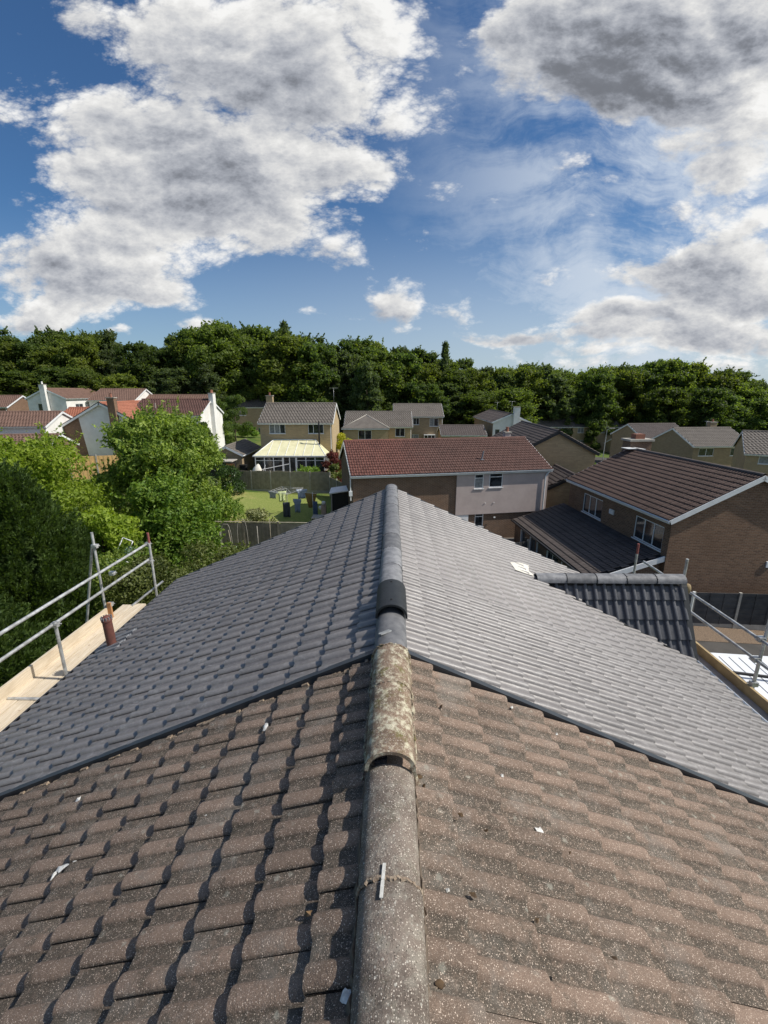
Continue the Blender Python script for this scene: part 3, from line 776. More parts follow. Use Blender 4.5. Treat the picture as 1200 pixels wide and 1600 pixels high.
for i, (x, y, r) in enumerate(((310, 1352, .020), (500, 1080, .014), (515, 1092, .010), (885, 1178, .014), (1070, 1277, .014), (985, 1303, .016), (700, 1252, .010), (720, 1275, .012), (660, 1350, .014), (662, 1424, .014), (655, 1215, .016), (663, 1230, .01), (890, 1335, .010), (740, 1400, .012), (690, 1540, .014), (1160, 1350, .012), (960, 1500, .012), (480, 1430, .016), (500, 1532, .02), (840, 1440, .01), (760, 1300, .008), (650, 1250, .012), (690, 1105, .01))):
    X, Y = px_roof(x, y); me, _ = blob(50 + i, r, .012, M['twig'], 'dry_leaf', X, Y, .046, 1.8)
    lab = '%s dry leaf on %s brown slope, %s, %s' % ('larger' if r > .013 else 'tiny', 'left' if X < 0 else 'right', 'against the ridge' if abs(X) < .25 else 'few courses down' if abs(X) < 1.1 else 'far down', 'close to camera' if Y < 1.1 else 'midway along' if Y < 1.9 else 'near grey tiles')
    tag(link('dry_leaf', me), lab, 'leaf', 'dry leaf scraps on the brown roof')
r_ = random.Random(77); mb = MB()
for i in range(220):
    sg = r_.choice((-1, 1, 1)); Y = r_.uniform(.2, 2.85); X = sg * (.155 + abs(r_.gauss(0, .05)) if r_.random() < .5 else r_.uniform(.2, 4.4))
    s_ = r_.uniform(.003, .008); p = Vector(on_slope(X, Y, .03)); Mx = Matrix.Translation(p) @ Matrix.Rotation(r_.uniform(0, 3), 4, (r_.random(), r_.random(), r_.random() + .1))
    mb.box((0, 0, 0), (s_ * 1.6, s_, s_ * .7), Mx)
mb.build('grit', M['mortar_pale'], brown, kind='stuff')

# small steep gable on the right slope --------------------------------
PZ, PYc, PA = ZR - .466 * 2.42, 6.83, radians(61)
PS = 1.24
for sg in (-1, 1):
    s = (0, sg * cos(PA), -sin(PA)); w = (1, 0, 0) if sg < 0 else (-1, 0, 0)
    Fm = frame((0, PYc, PZ), s, w)
    mb = MB(); a, b = (2.45, 4.80) if sg < 0 else (-4.80, -2.45)
    mb.boxb(.0, PS, a, b, -.08, -.01, Fm)
    slp = mb.build('gablet_slope', M['felt'], grey)
    lay_tiles(slp, Fm, PS, a - .0, b, 'new', 'dark_tile', 60 if sg < 0 else 0, dcam, courses=4, jit=.7, keep=(lambda x, y, per, a=a, b=b, sg=sg: (y if sg < 0 else -y) > 2.42 + (x - .1) * 2.0 - .55))
for i in range(5):
    m = Matrix.Translation((2.40 + i * .485, PYc, PZ + .005)) @ Matrix.Rotation(-pi / 2, 4, 'Z')
    link('ridge_tile', ridge_me('ridge_tile', .478, M['ridge_new'], w=.235, h=.115), grey, m)
    if i:
        mb = MB(); pr = None
        for j in range(17):
            a = pi * j / 16; p = Vector((2.40 + i * .485 + rr.uniform(-.012, .012), PYc - cos(a) * .12, PZ + .006 + sin(a) ** .85 * .117))
            if pr is not None: mb.tube(pr, p, .005, 5, cap=False)
            pr = p
        mb.build('mortar_joint', M['black'], grey)
# verge trim, barge, gable wall
mb = MB()
for sg in (-1, 1):
    Fm = frame((0, PYc, PZ), (0, sg * cos(PA), -sin(PA)), (1, 0, 0) if sg < 0 else (-1, 0, 0))
    a, b = (4.76, 4.85) if sg < 0 else (-4.85, -4.76)
    mb.boxb(.0, PS, a, b, -.1, .05, Fm)
mb.build('verge_strip', M['cap'], grey)
mb = MB(); e = PS * cos(PA); mb.face([(4.77, PYc - e, PZ - PS * sin(PA)), (4.77, PYc + e, PZ - PS * sin(PA)), (4.77, PYc, PZ - .05)]); mb.boxb(4.45, 4.765, PYc - e, PYc + e, -1.1, PZ - PS * sin(PA) + .02)
mb.build('wall', M['brick'], grey)
mb = MB(); mb.lathe([(0, 0), (.05, 0), (.06, .03), (.05, .06), (0, .06)], 12, (0, 0, 0)); 
o = mb.build('purlin_end', M['wood_toe'], grey, Matrix.Translation((4.87, PYc - .03, PZ - .12)) @ Matrix.Rotation(pi / 2, 4, 'Y') @ Matrix.Scale(1.6, 4, (1, 0, 0)))
# valley trim where the gablet meets the main slope
mb = MB()
A = Vector((2.40, 6.80, ZR - .466 * 2.40 + .045)); B = Vector((4.78, 6.22, ZR - .466 * 4.78 + .045))
d = (B - A); q = Vector((0, -1, 0)) * .035
mb.face([A - q * .6, A + q, B + q, B - q * .8]); mb.face([A + q, A + q - Vector((0, 0, .05)), B + q - Vector((0, 0, .05)), B + q])
mb.build('valley_trim', M['cap'], grey)
# torn cream membrane at the head of the valley
mb = MB(); pts = [px_roof(x, y, .05) for x, y in ((797, 879), (812, 880), (826, 884), (826, 893), (836, 901), (818, 896), (806, 891))]
mb.face([(X, Y, ZR - .466 * X + .055 + .006 * (i % 2)) for i, (X, Y) in enumerate(pts)])
mb.build('torn_membrane', M['skin_cream'], grey)

# vent pipe on the left slope
vx, vy = -4.27, 5.92; vz = zroof(-4.27)
vp = MB(); vp.lathe([(.066, -.08), (.066, .46), (.075, .465), (.075, .50), (.055, .53), (.03, .55), (0, .555)], 18)
v0 = vp.build('vent_pipe', pmat('terracotta_pipe', (.15, .058, .045), (.10, .045, .036), 14, .6, .002, 60, rnd=0), grey, Matrix.Translation((vx, vy, vz)) @ Matrix.Rotation(-.03, 4, 'Y'))
cg = MB()
for i in range(12):
    a = 2 * pi * i / 12; cg.box((.071 * cos(a), .071 * sin(a), .515), (.012, .012, .05), None)
cg.build('vent_cage', M['lead'], v0)
mb = MB(); PT = PTS[-1]; Fm = frame((0, 0, ZR), (-cos(PT), 0, -sin(PT)), (0, -1, 0))
for i in range(7):
    a0 = -6.30 + i * .085; hh = .045 + .018 * (i % 2)
    mb.boxb(4.42, 4.97 - .05 * (i % 3), a0, a0 + .08, .0, hh + .01, Fm)
mb.build('lead_flashing', M['lead'], grey)
print('roof ok')

# ================================================================== SCAFFOLDS
R_ = .0242
def coupler(parent, p, ax='x', s=1.0):
    mb = MB(); p = Vector(p)
    mb.box(p, (.085 * s, .07 * s, .065 * s)); mb.tube(p + Vector((-.065 * s, .03 * s, .0)), p + Vector((.065 * s, .03 * s, 0)), .009 * s, 6); mb.tube(p + Vector((.03 * s, -.055 * s, .015 * s)), p + Vector((.03 * s, .055 * s, .015 * s)), .009 * s, 6)
    mb.lathe([(.034 * s, -.022 * s), (.034 * s, .022 * s)], 10, tuple(p))
    return mb.build('coupler', M['steel'], parent)
def tube(parent, name, p, q, mat='steel'):
    return MB().tube(p, q, R_, 14).build(name, M[mat], parent)
ls = thing('scaffold', 'tube scaffold with new pale boards along the left eaves', 'scaffold', (-5.2, 6, G(-5.2, 6)))
lsm = Matrix.Translation(-ls.location)
def rel(p): return Vector(p) - ls.location
# deck boards
xb = -4.45
for i in range(5):
    x1 = xb - i * .230; x0 = x1 - .218 + .004 * (i % 2)
    for (a, b, dz) in ((-1.2, 3.55 + .02 * i, 0), (3.57 + .03 * i, 8.28 + (.06 if i % 2 else 0), .004 * i)):
        mb = MB(); mb.boxb(x0 + 5.2, x1 + 5.2, a - 6, b - 6, 4.962 + dz - ls.location.z, 5.0 + dz - ls.location.z); mb.build('deck_board', M['wood_new'], ls)
for (a, b) in ((-1.2, 3.6), (3.62, 7.85)):
    mb = MB(); mb.boxb(-5.575 + 5.2, -5.537 + 5.2, a - 6, b - 6, 5.0 - ls.location.z, 5.225 - ls.location.z); mb.build('toe_board', M['wood_new'], ls)
mb = MB(); mb.boxb(-5.535 + 5.2, -5.46 + 5.2, 7.72 - 6, 7.76 - 6, 4.95 - ls.location.z, 5.33 - ls.location.z); mb.build('board_end_piece', pmat('orange_timber', (.50, .27, .12), (.4, .2, .09), 5, .8, .002, 50), ls)
for (x, y, z0, z1) in ((-5.0, 5.82, 4.9, 6.0), (-4.97, 8.49, -.5, 6.30), (-5.62, 7.79, -.5, 6.75), (-5.62, 5.30, -.5, 5.45), (-5.62, 2.6, -.5, 6.6)):
    tube(ls, 'standard', rel((x - .0, y, z0)), rel((x, y, z1)))
    if (x, y) == (-4.97, 8.49): tube(ls, 'standard_top', rel((x, y, 6.30)), rel((x, y, 6.52)), 'redpaint')
tube(ls, 'raker', rel((-7.5, 8.2, -.1)), rel((-5.66, 7.80, 6.5)))
for z, m_ in ((6.29, 'steel'), (5.955, 'steel')):
    tube(ls, 'guard_rail', rel((-5.035, 1.2, z + .02)), rel((-5.02, 8.60, z - .01)))
tube(ls, 'guard_rail', rel((-5.52, 8.15, 4.90)), rel((-4.86, 8.62, 5.40)))
for y in (.8, 3.2, 5.36, 7.9): tube(ls, 'transom', rel((-5.75, y, 4.93)), rel((-4.5, y, 4.93)))
tube(ls, 'ledger', rel((-5.66, -1, 4.88)), rel((-5.66, 8.5, 4.88)))
for p in ((-5.0, 5.82, 5.95), (-5.0, 8.49, 5.90), (-5.6, 7.79, 6.48), (-5.3, 7.70, 5.97), (-5.0, 8.49, 6.28), (-5.62, 5.30, 5.05), (-5.5, 7.78, 5.28)): coupler(ls, rel(p), s=1.05)
# transom lying flush on the boards and its shadow gap
tube(ls, 'transom', rel((-5.52, 5.35, 5.02)), rel((-4.85, 5.35, 5.02)))

rs = thing('scaffold', 'tube scaffold with yellowed toe board along the right eaves', 'scaffold', (5.2, 6, G(5.2, 6)))
def rel(p): return Vector(p) - rs.location
def bxr(name, x0, x1, y0, y1, z0, z1, mat):
    mb = MB(); o_ = rs.location; mb.boxb(x0 - o_.x, x1 - o_.x, y0 - o_.y, y1 - o_.y, z0 - o_.z, z1 - o_.z); mb.build(name, M[mat], rs)
for i in range(3):
    bxr('deck_board', 4.72 + i * .232, 4.945 + i * .232, -1, 8.0, 4.80, 4.838, 'wood_grey')
for a, b in ((-1, 4.05), (4.055, 7.35)): bxr('toe_board', 5.413, 5.453, a, b, 4.70, 5.0, 'wood_toe')
tube(rs, 'standard', rel((5.50, 5.87, -1.0)), rel((5.50, 5.87, 6.25))); tube(rs, 'standard_top', rel((5.50, 5.87, 6.25)), rel((5.50, 5.87, 6.62)), 'redpaint')
tube(rs, 'standard', rel((5.50, 7.78, -1.0)), rel((5.50, 7.78, 6.30)))
tube(rs, 'standard', rel((6.35, 8.6, -1.0)), rel((6.35, 8.6, 5.25)), 'upvc')
tube(rs, 'standard', rel((5.42, 9.25, -1.0)), rel((5.42, 9.25, 5.85))); tube(rs, 'standard_top', rel((5.42, 9.25, 5.85)), rel((5.42, 9.25, 6.08)), 'redpaint')
tube(rs, 'guard_rail', rel((5.44, 1.0, 5.79)), rel((5.44, 9.0, 5.765)))
tube(rs, 'guard_rail', rel((5.44, 1.0, 5.45)), rel((5.44, 7.95, 5.44)))
tube(rs, 'ledger', rel((5.53, -1, 4.60)), rel((5.53, 9.3, 4.60)))
for y in (1, 3.4, 5.8, 7.75): tube(rs, 'transom', rel((4.6, y, 4.63)), rel((5.62, y, 4.63)))
for p in ((5.44, 5.87, 5.79), (5.44, 5.87, 5.45), (5.44, 7.78, 5.77), (5.44, 7.78, 5.44), (5.50, 5.87, 5.03)): coupler(rs, rel(p), s=1.1)
print('scaffold ok')

# ================================================================== HOUSES
def facade(parent, o, ud, nd, L, z0, z1, holes, mat, name='wall', peak=None, peak_u=None, depth=.10):
    """vertical wall from o along ud with real openings; outward normal nd"""
    o = Vector((*o, 0)); ud = Vector((*ud, 0)); nd = Vector((*nd, 0)); Z = Vector((0, 0, 1))
    P = lambda a, z, d=0: o + ud * a + Z * z - nd * d
    us = sorted({0, L, *[h[0] for h in holes], *[h[0] + h[2] for h in holes]}); zs = sorted({z0, z1, *[h[1] for h in holes], *[h[1] + h[3] for h in holes]})
    us = [q for q in us if 0 <= q <= L]; zs = [q for q in zs if z0 <= q <= z1]
    mb = MB()
    def f(p, uv):
        n = (p[1] - p[0]).cross(p[2] - p[0])
        mb.face(p if n.dot(nd) > 0 else p[::-1], uv if n.dot(nd) > 0 else uv[::-1])
    for a, b in zip(us, us[1:]):
        for c, d in zip(zs, zs[1:]):
            mu, mz = (a + b) / 2, (c + d) / 2
            if any(h[0] < mu < h[0] + h[2] and h[1] < mz < h[1] + h[3] for h in holes): continue
            f([P(a, c), P(b, c), P(b, d), P(a, d)], [(a, c), (b, c), (b, d), (a, d)])
    if peak is not None:
        pu = L / 2 if peak_u is None else peak_u
        f([P(0, z1), P(L, z1), P(pu, peak)], [(0, z1), (L, z1), (pu, peak)])
    for (a, z, w_, h_) in [h[:4] for h in holes]:
        for p in ([P(a, z), P(a, z, depth), P(a, z + h_, depth), P(a, z + h_)], [P(a + w_, z), P(a + w_, z + h_), P(a + w_, z + h_, depth), P(a + w_, z, depth)],
                  [P(a, z + h_), P(a, z + h_, depth), P(a + w_, z + h_, depth), P(a + w_, z + h_)], [P(a, z), P(a + w_, z), P(a + w_, z, depth), P(a, z, depth)]):
            mb.face(p)
    mb.build(name, M[mat], parent)
    for h in holes:
        window(parent, P(h[0], h[1]), ud, nd, h[2], h[3], h[4] if len(h) > 4 else 2, depth, h[5] if len(h) > 5 else 'win')
def window(parent, c, ud, nd, w, h, panes, depth, kind):
    """frame mesh (outer frame + mullions) > pane sub-parts; c = lower left corner on the wall face"""
    R = Matrix.Identity(4); Z = Vector((0, 0, 1))
    for i, a in enumerate((ud, -nd, Z)):
        for j in range(3): R[j][i] = a[j]
    R.translation = c
    sx = 1; mb = MB(); fw = .055 if h < 1.6 or kind == 'door' else .06
    y0, y1 = depth * .35, depth * .95
    mb.boxb(0, w, y0, y1, 0, fw); mb.boxb(0, w, y0, y1, h - fw, h); mb.boxb(0, fw, y0, y1, fw, h - fw); mb.boxb(w - fw, w, y0, y1, fw, h - fw)
    cells = []
    if isinstance(panes, int): panes = [1] * panes
    tot = sum(panes); x = fw; iw = (w - 2 * fw - (len(panes) - 1) * fw)
    tb = kind == 'top'
    for i, p in enumerate(panes):
        pw_ = iw * p / tot
        if tb:
            mb.boxb(x, x + pw_, y0 + .001, y1 - .001, h * .70, h * .70 + fw * .8)
            cells += [(x, fw, pw_, h * .7 - fw), (x, h * .7 + fw * .8, pw_, h - fw - h * .7 - fw * .8)]
        else: cells.append((x, fw, pw_, h - 2 * fw))
        x += pw_
        if i < len(panes) - 1: mb.boxb(x, x + fw, y0, y1, fw, h - fw); x += fw
    nm = 'door' if kind in ('door', 'wdoor') else 'window'
    if kind != 'wdoor' and nm == 'window': mb.boxb(-.04, w + .04, -.05, y1, -.05, -.002)   # sill
    o = mb.build(nm, M['upvc'], parent, R)
    for i, (a, b, cw, ch) in enumerate(cells):
        q = MB(); q.boxb(a + .001, a + cw - .001, y0 + .02, y0 + .03, b + .001, b + ch - .001)
        mt = 'upvc' if (kind == 'wdoor') else ('curtain' if (hash((round(c[0], 1), i)) % 5 == 0) else 'glass')
        q.build('pane', M[mt], o)
    return o

def slope_tiles(parent, fr, slope_len, w0, w1, mat, level):
    """level 2: full tiles, some as parts; 1: full tile geometry in one part; 0: stepped courses with rolls"""
    if level >= 1:
        slp = parent
        lay_tiles(slp, fr, slope_len, w0, w1, 'new', mat, 150 if level == 2 else 0, dcam, coarse=True)
        return
    nc = max(4, round(slope_len / .34)); g = slope_len / nc; n = max(8, int((w1 - w0) / .075)); n -= n % 4
    hs = [0, 0, .03, .028]
    V = []; F = []
    for c in range(nc):
        b = len(V)
        for i in range(n + 1):
            y = w0 + (w1 - w0) * i / n; h = hs[(i + 2 * (c % 2)) % 4] if level == 0 else 0
            V += [(c * g, y, h), ((c + 1) * g, y, h + .028), ((c + 1) * g, y, h + .001)]
        for i in range(n):
            k = b + i * 3; F += [(k, k + 1, k + 4, k + 3), (k + 1, k + 2, k + 5, k + 4)]
    A = np.array(fr); V = np.array(V) @ A[:3, :3].T + A[:3, 3]
    me = npmesh('tiles', V, np.array(F), M[mat]); add_uv(me, np.tile(np.repeat([hs[(i + 2 * 0) % 4] for i in range(n + 1)], 3), nc)); link('tile_field', me, parent, kind='stuff')

def chimney(parent, x, y, z0, z1, w, d, mat, pots=1, cap='conc'):
    mb = MB(); mb.boxb(x - w / 2, x + w / 2, y - d / 2, y + d / 2, z0, z1); o = mb.build('chimney', M[mat], parent)
    mb = MB(); mb.boxb(x - w / 2 - .05, x + w / 2 + .05, y - d / 2 - .05, y + d / 2 + .05, z1, z1 + .08); mb.build('chimney_cap', M[cap], o)
    for i in range(pots):
        mb = MB(); mb.lathe([(.11, 0), (.095, .28), (.12, .30), (.12, .33), (.07, .33), (.07, .1)], 10, (x + (i - (pots - 1) / 2) * .32, y, z1 + .08)); mb.build('chimney_pot', M['chim'], o)

def aerial(parent, x, y, z, h=1.2, rz=.6):
    mb = MB(); mb.tube((x, y, z), (x, y, z + h), .015, 6); c, s_ = cos(rz), sin(rz)
    mb.tube((x - .5 * c, y - .5 * s_, z + h), (x + .5 * c, y + .5 * s_, z + h), .012, 5)
    for i in range(7):
        t = -.45 + .15 * i; mb.tube((x + t * c + .2 * s_, y + t * s_ - .2 * c, z + h), (x + t * c - .2 * s_, y + t * s_ + .2 * c, z + h), .007, 4)
    mb.build('tv_aerial', M['steel'], parent)

def gabled(label, a, ang, L, W_, zg, ze, pitch, tile, walls, front=(), right=(), left=(), level=0, trim='upvc', name='house', group=None, oh=.25, gable_oh=.15, chim=None, ridge_mat=None, slope=None, wallsz=None):
    """house frame: x along the ridge from the front left eave corner, y to the back"""
    t = thing(name, label, 'house' if name == 'house' else name.replace('_', ' '), (a[0], a[1], zg), radians(ang), group)
    ze -= zg; d = W_ / 2; zr = ze + d * tan(radians(pitch)); wf = walls if isinstance(walls, dict) else {k: walls for k in 'frlb'}
    z0 = -1.0
    front = [(h[0], h[1] - zg, *h[2:]) for h in front]; right = [(h[0], h[1] - zg, *h[2:]) for h in right]; left = [(h[0], h[1] - zg, *h[2:]) for h in left]
    wt = ze + oh * tan(radians(pitch)) - .12
    i = .15
    fx0, fx1 = gable_oh, L - gable_oh
    facade(t, (fx0, oh), (1, 0), (0, -1), fx1 - fx0, z0, wt, front, wf['f'])
    facade(t, (fx0, W_ - oh), (1, 0), (0, 1), fx1 - fx0, z0, wt, [], wf['b'])
    facade(t, (fx1, oh), (0, 1), (1, 0), W_ - 2 * oh, z0, wt, right, wf['r'], peak=zr - .12)
    facade(t, (fx0, oh), (0, 1), (-1, 0), W_ - 2 * oh, z0, wt, left, wf['l'], peak=zr - .12)
    pt = radians(pitch); sl_ = d / cos(pt)
    for sg, w0, w1 in ((-1, 0, L), (1, -L, 0)):
        fr = frame((0, d, zr), (0, sg * cos(pt), -sin(pt)), (1, 0, 0) if sg < 0 else (-1, 0, 0))
        mb = MB(); mb.boxb(.0, sl_ - .05, w0 + .03, w1 - .03, -.10, -.03, fr)
        sp_ = mb.build('roof_slope', M['felt'], t)
        slope_tiles(sp_, fr, sl_, w0, w1, tile, level if (sg < 0 or level < 2) else 1)
        for e in (w0, w1):                          # bargeboards
            s0, s1 = (e - .03, e) if e == w0 else (e, e + .03)
            MB().boxb(.0, sl_ - .0, s0, s1, -.20, .005, fr).build('bargeboard', M[trim], t)
    ye = -.01
    for y in (0.02, W_ - .02):
        mb = MB(); mb.boxb(.02, L - .02, *( (y, y + .02) if y < 1 else (y - .02, y)), ze - .17, ze - .02); mb.build('fascia', M[trim], t)
        g = MB(); gy = y - .055 if y < 1 else y + .055
        for k in range(6):
            t0, t1 = pi * k / 6, pi * (k + 1) / 6
            p = lambda q, x: (x, gy + .055 * cos(q), ze - .03 - .055 * sin(q))
            g.face([p(t0, 0), p(t1, 0), p(t1, L), p(t0, L)], None, True)
        g.build('gutter', M[trim], t)
    mb = MB(); mb.tube((fx1 - .12, oh - .07, z0), (fx1 - .12, oh - .07, ze - .35), .035, 8); mb.tube((fx1 - .12, oh - .07, ze - .35), (fx1 - .12, -.04, ze - .08), .035, 8); mb.build('downpipe', M[trim], t)
    rm = ridge_mat or tile
    n = int(L / .45)
    me = ridge_me('ridge_tile', L / n - .006, M[rm], w=.24, h=.09, n=6)
    if level >= 1:
        for k in range(n): link('ridge_tile', me, t, Matrix.Translation((k * L / n, d, zr)) @ Matrix.Rotation(-pi / 2, 4, 'Z'))
    else:
        link('ridge_capping', ridge_me('ridge_capping', L, M[rm], w=.26, h=.09, n=6), t, Matrix.Translation((0, d, zr)) @ Matrix.Rotation(-pi / 2, 4, 'Z'))
    if chim:
        for c in chim: chimney(t, c[0], c[1], zr + c[2], zr + c[3], c[4], c[5], c[6], c[7] if len(c) > 7 else 1, c[8] if len(c) > 8 else 'conc')
    t['zr'] = zr; del t['zr']
    return t, zr, ze

# A: the stone house with the conservatory
zgA = .95
A_, zrA, zeA = gabled('two storey buff stone house with a cream roofed conservatory on its garden side', (-13.71, 45.6), 1, 7.7, 8, zgA, 6.21, 25, 'grey_tile', 'stone',
    front=[(.95, 5.12, 1.65, .95, 3), (4.95, 5.12, 1.6, .95, 3)], right=[(3.5, 2, .8, 1)], chim=[(.35, 4.3, -.9, .75, .7, .5, 'stone', 1)])
aerial(A_, 7.4, 4.2, zrA - .1, 1.7)
# conservatory
def conservatory(t):
    x0, x1, yf, yb, h0, hg, hr = .25, 7.1, -2.75, .22, .62, 2.22, 3.55
    c = MB(); 
    for (a, b) in ((x0, 3.0), (4.25, x1)): c.boxb(a, b, yf, yf + .2, -.6, h0)
    c.boxb(x0, x0 + .2, yf + .2, yb, -.6, h0); c.boxb(x1 - .2, x1, yf + .2, yb, -.6, h0)
    root = c.build('conservatory', M['stone'], t)
    def fr(name, xa, xb, za, zb, n, top=True, mat='glass'):
        m = MB(); w = .09
        m.boxb(xa, xb, yf + .04, yf + .12, za, za + w); m.boxb(xa, xb, yf + .04, yf + .12, zb - w, zb)
        for i in range(n + 1):
            x = xa + (xb - xa - w) * i / n; m.boxb(x, x + w, yf + .035, yf + .125, za + w, zb - w)
        if top: m.boxb(xa + w, xb - w, yf + .045, yf + .115, zb - .42, zb - .37)
        m.build(name, M['upvc'], root)
        for i in range(n):
            a = xa + (xb - xa - w) * i / n + w; b = xa + (xb - xa - w) * (i + 1) / n
            q = MB(); q.boxb(a + .002, b - .002, yf + .07, yf + .08, za + w, zb - w); q.build('pane', M[mat], root)
    fr('window_frame', x0, 3.0, h0, hg, 3); fr('window_frame', 4.3, x1, h0, hg, 3); fr('door_frame', 3.0, 4.3, .02, hg, 2, False)
    for x, dx in ((x0, 1), (x1, -1)):
        m = MB()
        for y in (yf + .15, yf + 1.1, yf + 2.0, yb - .1): m.boxb(min(x, x + dx * .07), max(x, x + dx * .07), y, y + .06, h0, hg)
        m.boxb(min(x, x + dx * .07), max(x, x + dx * .07), yf + .15, yb, hg - .06, hg); m.build('window_frame', M['upvc'], root)
        q = MB(); q.boxb(x + dx * .03, x + dx * .04, yf + .2, yb, h0, hg - .06) if dx > 0 else q.boxb(x + dx * .04, x + dx * .03, yf + .2, yb, h0, hg - .06); q.build('pane', M['glass'], root)
    # hipped polycarbonate roof: panels between glazing bars
    A0, A1 = (x0 - .15, yf - .12, hg + .04), (x1 + .15, yf - .12, hg + .04); B0, B1 = (x0 + 1.25, yb - .02, hr), (x1 - 1.25, yb - .02, hr); C0, C1 = (x0 - .15, yb - .02, hg + .04), (x1 + .15, yb - .02, hg + .04)
    m = MB(); m.boxb(A0[0], A1[0], yf - .16, yf - .02, hg, hg + .1); m.build('gutter', M['upvc'], root)
    lerp = lambda p, q, t_: Vector(p).lerp(Vector(q), t_)
    n = 5
    pts0 = [lerp(B0, B1, i / n) for i in range(n + 1)]
    bot = [Vector((p.x, A0[1], A0[2])) for p in pts0]
    def panel(*p):
        m = MB(); m.face(p); m.face([q - Vector((0, 0, .025)) for q in p][::-1]); m.build('roof_panel', M['poly'], root)
    for i in range(n): panel(bot[i], bot[i + 1], pts0[i + 1], pts0[i])
    panel(Vector(A0), bot[0], pts0[0]); panel(bot[-1], Vector(A1), pts0[-1]); panel(Vector(C0), Vector(A0), Vector(B0)); panel(Vector(A1), Vector(C1), Vector(B1))
    m = MB()
    for i in range(n + 1): m.tube(bot[i] + Vector((0, 0, .01)), pts0[i] + Vector((0, 0, .01)), .03, 6)
    for p, q in ((A0, B0), (A1, B1), (B0, B1)): m.tube(p, q, .045, 6)
    m.build('glazing_bar', M['upvc'], root)
conservatory(A_)
mb = MB(); mb.tube((6.35, -.7, 2.4), (6.35, -.7, zeA - .2), .085, 10); mb.tube((6.35, -.7, zeA - .2), (6.35, -.55, zeA + .15), .085, 10); mb.build('flue_pipe', M['black'], A_)

# B, D, E, F, K
gabled('buff house with grey roof behind the conservatory house, at the foot of the wood', (-31.2, 85.5), 1, 10.8, 8, G(-26, 86), 6.43, 25, 'grey_tile', 'stone_dk',
       front=[(1.7, 4.9, 1.5, 1.1, 1), (1.8, 1.9, 1.6, 1.3, 1), (6.2, 1.5, .95, 2.1, 1, 'wdoor')], chim=[(7.3, 5.4, -1.0, .9, .8, .6, 'chim', 1)])
gabled('dark roofed buff house standing straight behind the flue pipe of the conservatory house', (-12.23, 94.5), 1, 9.6, 8, G(-8, 95), 5.41, 25, 'grey_tile', 'stone_dk', front=[(1.3, 3.4, .7, 1.8, 1), (4.6, 3.6, 1.2, 1.1, 2)])
E_, zrE, zeE = gabled('buff bungalow with a hipped front wing, just beyond the red tiled roof', (-6.54, 60.8), 1, 9.4, 8, G(-2, 61), 4.68, 25, 'grey_tile', 'stone',
       front=[(6.87, 3.35, 1.3, 1.15, 2)])
def hip_wing(t, x0, x1, y0, yb, zg_, ze_, zr_, mat, win):
    facade(t, (x0 + .2, y0 + .2), (1, 0), (0, -1), x1 - x0 - .4, -1, ze_ - .05, win, 'stone'); 
    facade(t, (x0 + .2, y0 + .2), (0, 1), (-1, 0), yb - y0, -1, ze_ - .05, [], 'stone'); facade(t, (x1 - .2, y0 + .2), (0, 1), (1, 0), yb - y0, -1, ze_ - .05, [], 'stone')
    xm = (x0 + x1) / 2; d = (x1 - x0) / 2
    apex = Vector((xm, y0 + d, zr_)); bk = Vector((xm, yb, zr_))
    n = 12; mb = MB()
    def tri_courses(A, B, T0, T1, mb):
        """stepped courses from eave edge A-B up to T0-T1"""
        A, B, T0, T1 = map(Vector, (A, B, T0, T1))
        for i in range(n):
            a0, a1 = A.lerp(T0, i / n), A.lerp(T0, (i + 1) / n); b0, b1 = B.lerp(T1, i / n), B.lerp(T1, (i + 1) / n)
            up = Vector((0, 0, .028)); mb.face([a0 + up, b0 + up, b1, a1]); mb.face([a0, b0, b0 + up, a0 + up])
    tri_courses((x0, y0, ze_), (x1, y0, ze_), apex, apex, mb)
    tri_courses((x1, y0, ze_), (x1, yb, ze_), apex, bk, mb); tri_courses((x0, yb, ze_), (x0, y0, ze_), bk, apex, mb)
    mb.build('hipped_roof', M[mat], t)
    mb = MB(); mb.tube((x0, y0, ze_ + .03), apex, .06, 6); mb.tube((x1, y0, ze_ + .03), apex, .06, 6); mb.tube(apex, bk, .06, 6); mb.build('hip_tile', M['conc'], t)
    mb = MB(); mb.boxb(x0 + .02, x1 - .02, y0 + .02, y0 + .05, ze_ - .15, ze_ - .01); mb.build('fascia', M['upvc'], t)
hip_wing(E_, -.1, 6.2, -2.6, 2.2, 0, zeE - .02, zeE + 1.55, 'grey_tile', [(2.0, zeE - 1.45, 1.75, 1.2, 2)])
F_, zrF, zeF = gabled('two storey buff house with white bay window right of the bungalow', (.27, 71.4), 1, 8, 8, G(4, 71), 5.48, 25, 'grey_tile', 'stone_dk',
       front=[(3.0, 4.2, .95, 1.05, 2), (5.6, 3.95, 1.4, 1.25, 2), (2.3, 1.6, 1.6, 1.1, 2)])
mb = MB(); mb.boxb(4.9, 6.6, -.35, .3, .5, 1.3); bay = mb.build('bay_window', M['stone_dk'], F_)
mb = MB(); mb.boxb(4.85, 6.65, -.4, .3, 1.32, 1.40); mb.boxb(4.85, 6.65, -.4, .3, 2.4, 2.52)
for x in (4.85, 5.4, 6.0, 6.55): mb.boxb(x, x + .09, -.4, -.32, 1.4, 2.4)
mb.build('bay_frame', M['upvc'], bay)
mb = MB(); mb.boxb(4.9, 6.6, -.33, -.31, 1.4, 2.4); mb.build('pane', M['glass'], bay)
gabled('brown roofed buff house in the distance, left one of the pair by the lamp post', (26.28, 87.84), 1, 8.95, 8, G(31, 88), 2.67, 25, 'grey_tile', 'stone_dk', front=[(5.8, 1.3, 1.8, 1.1, 2)])
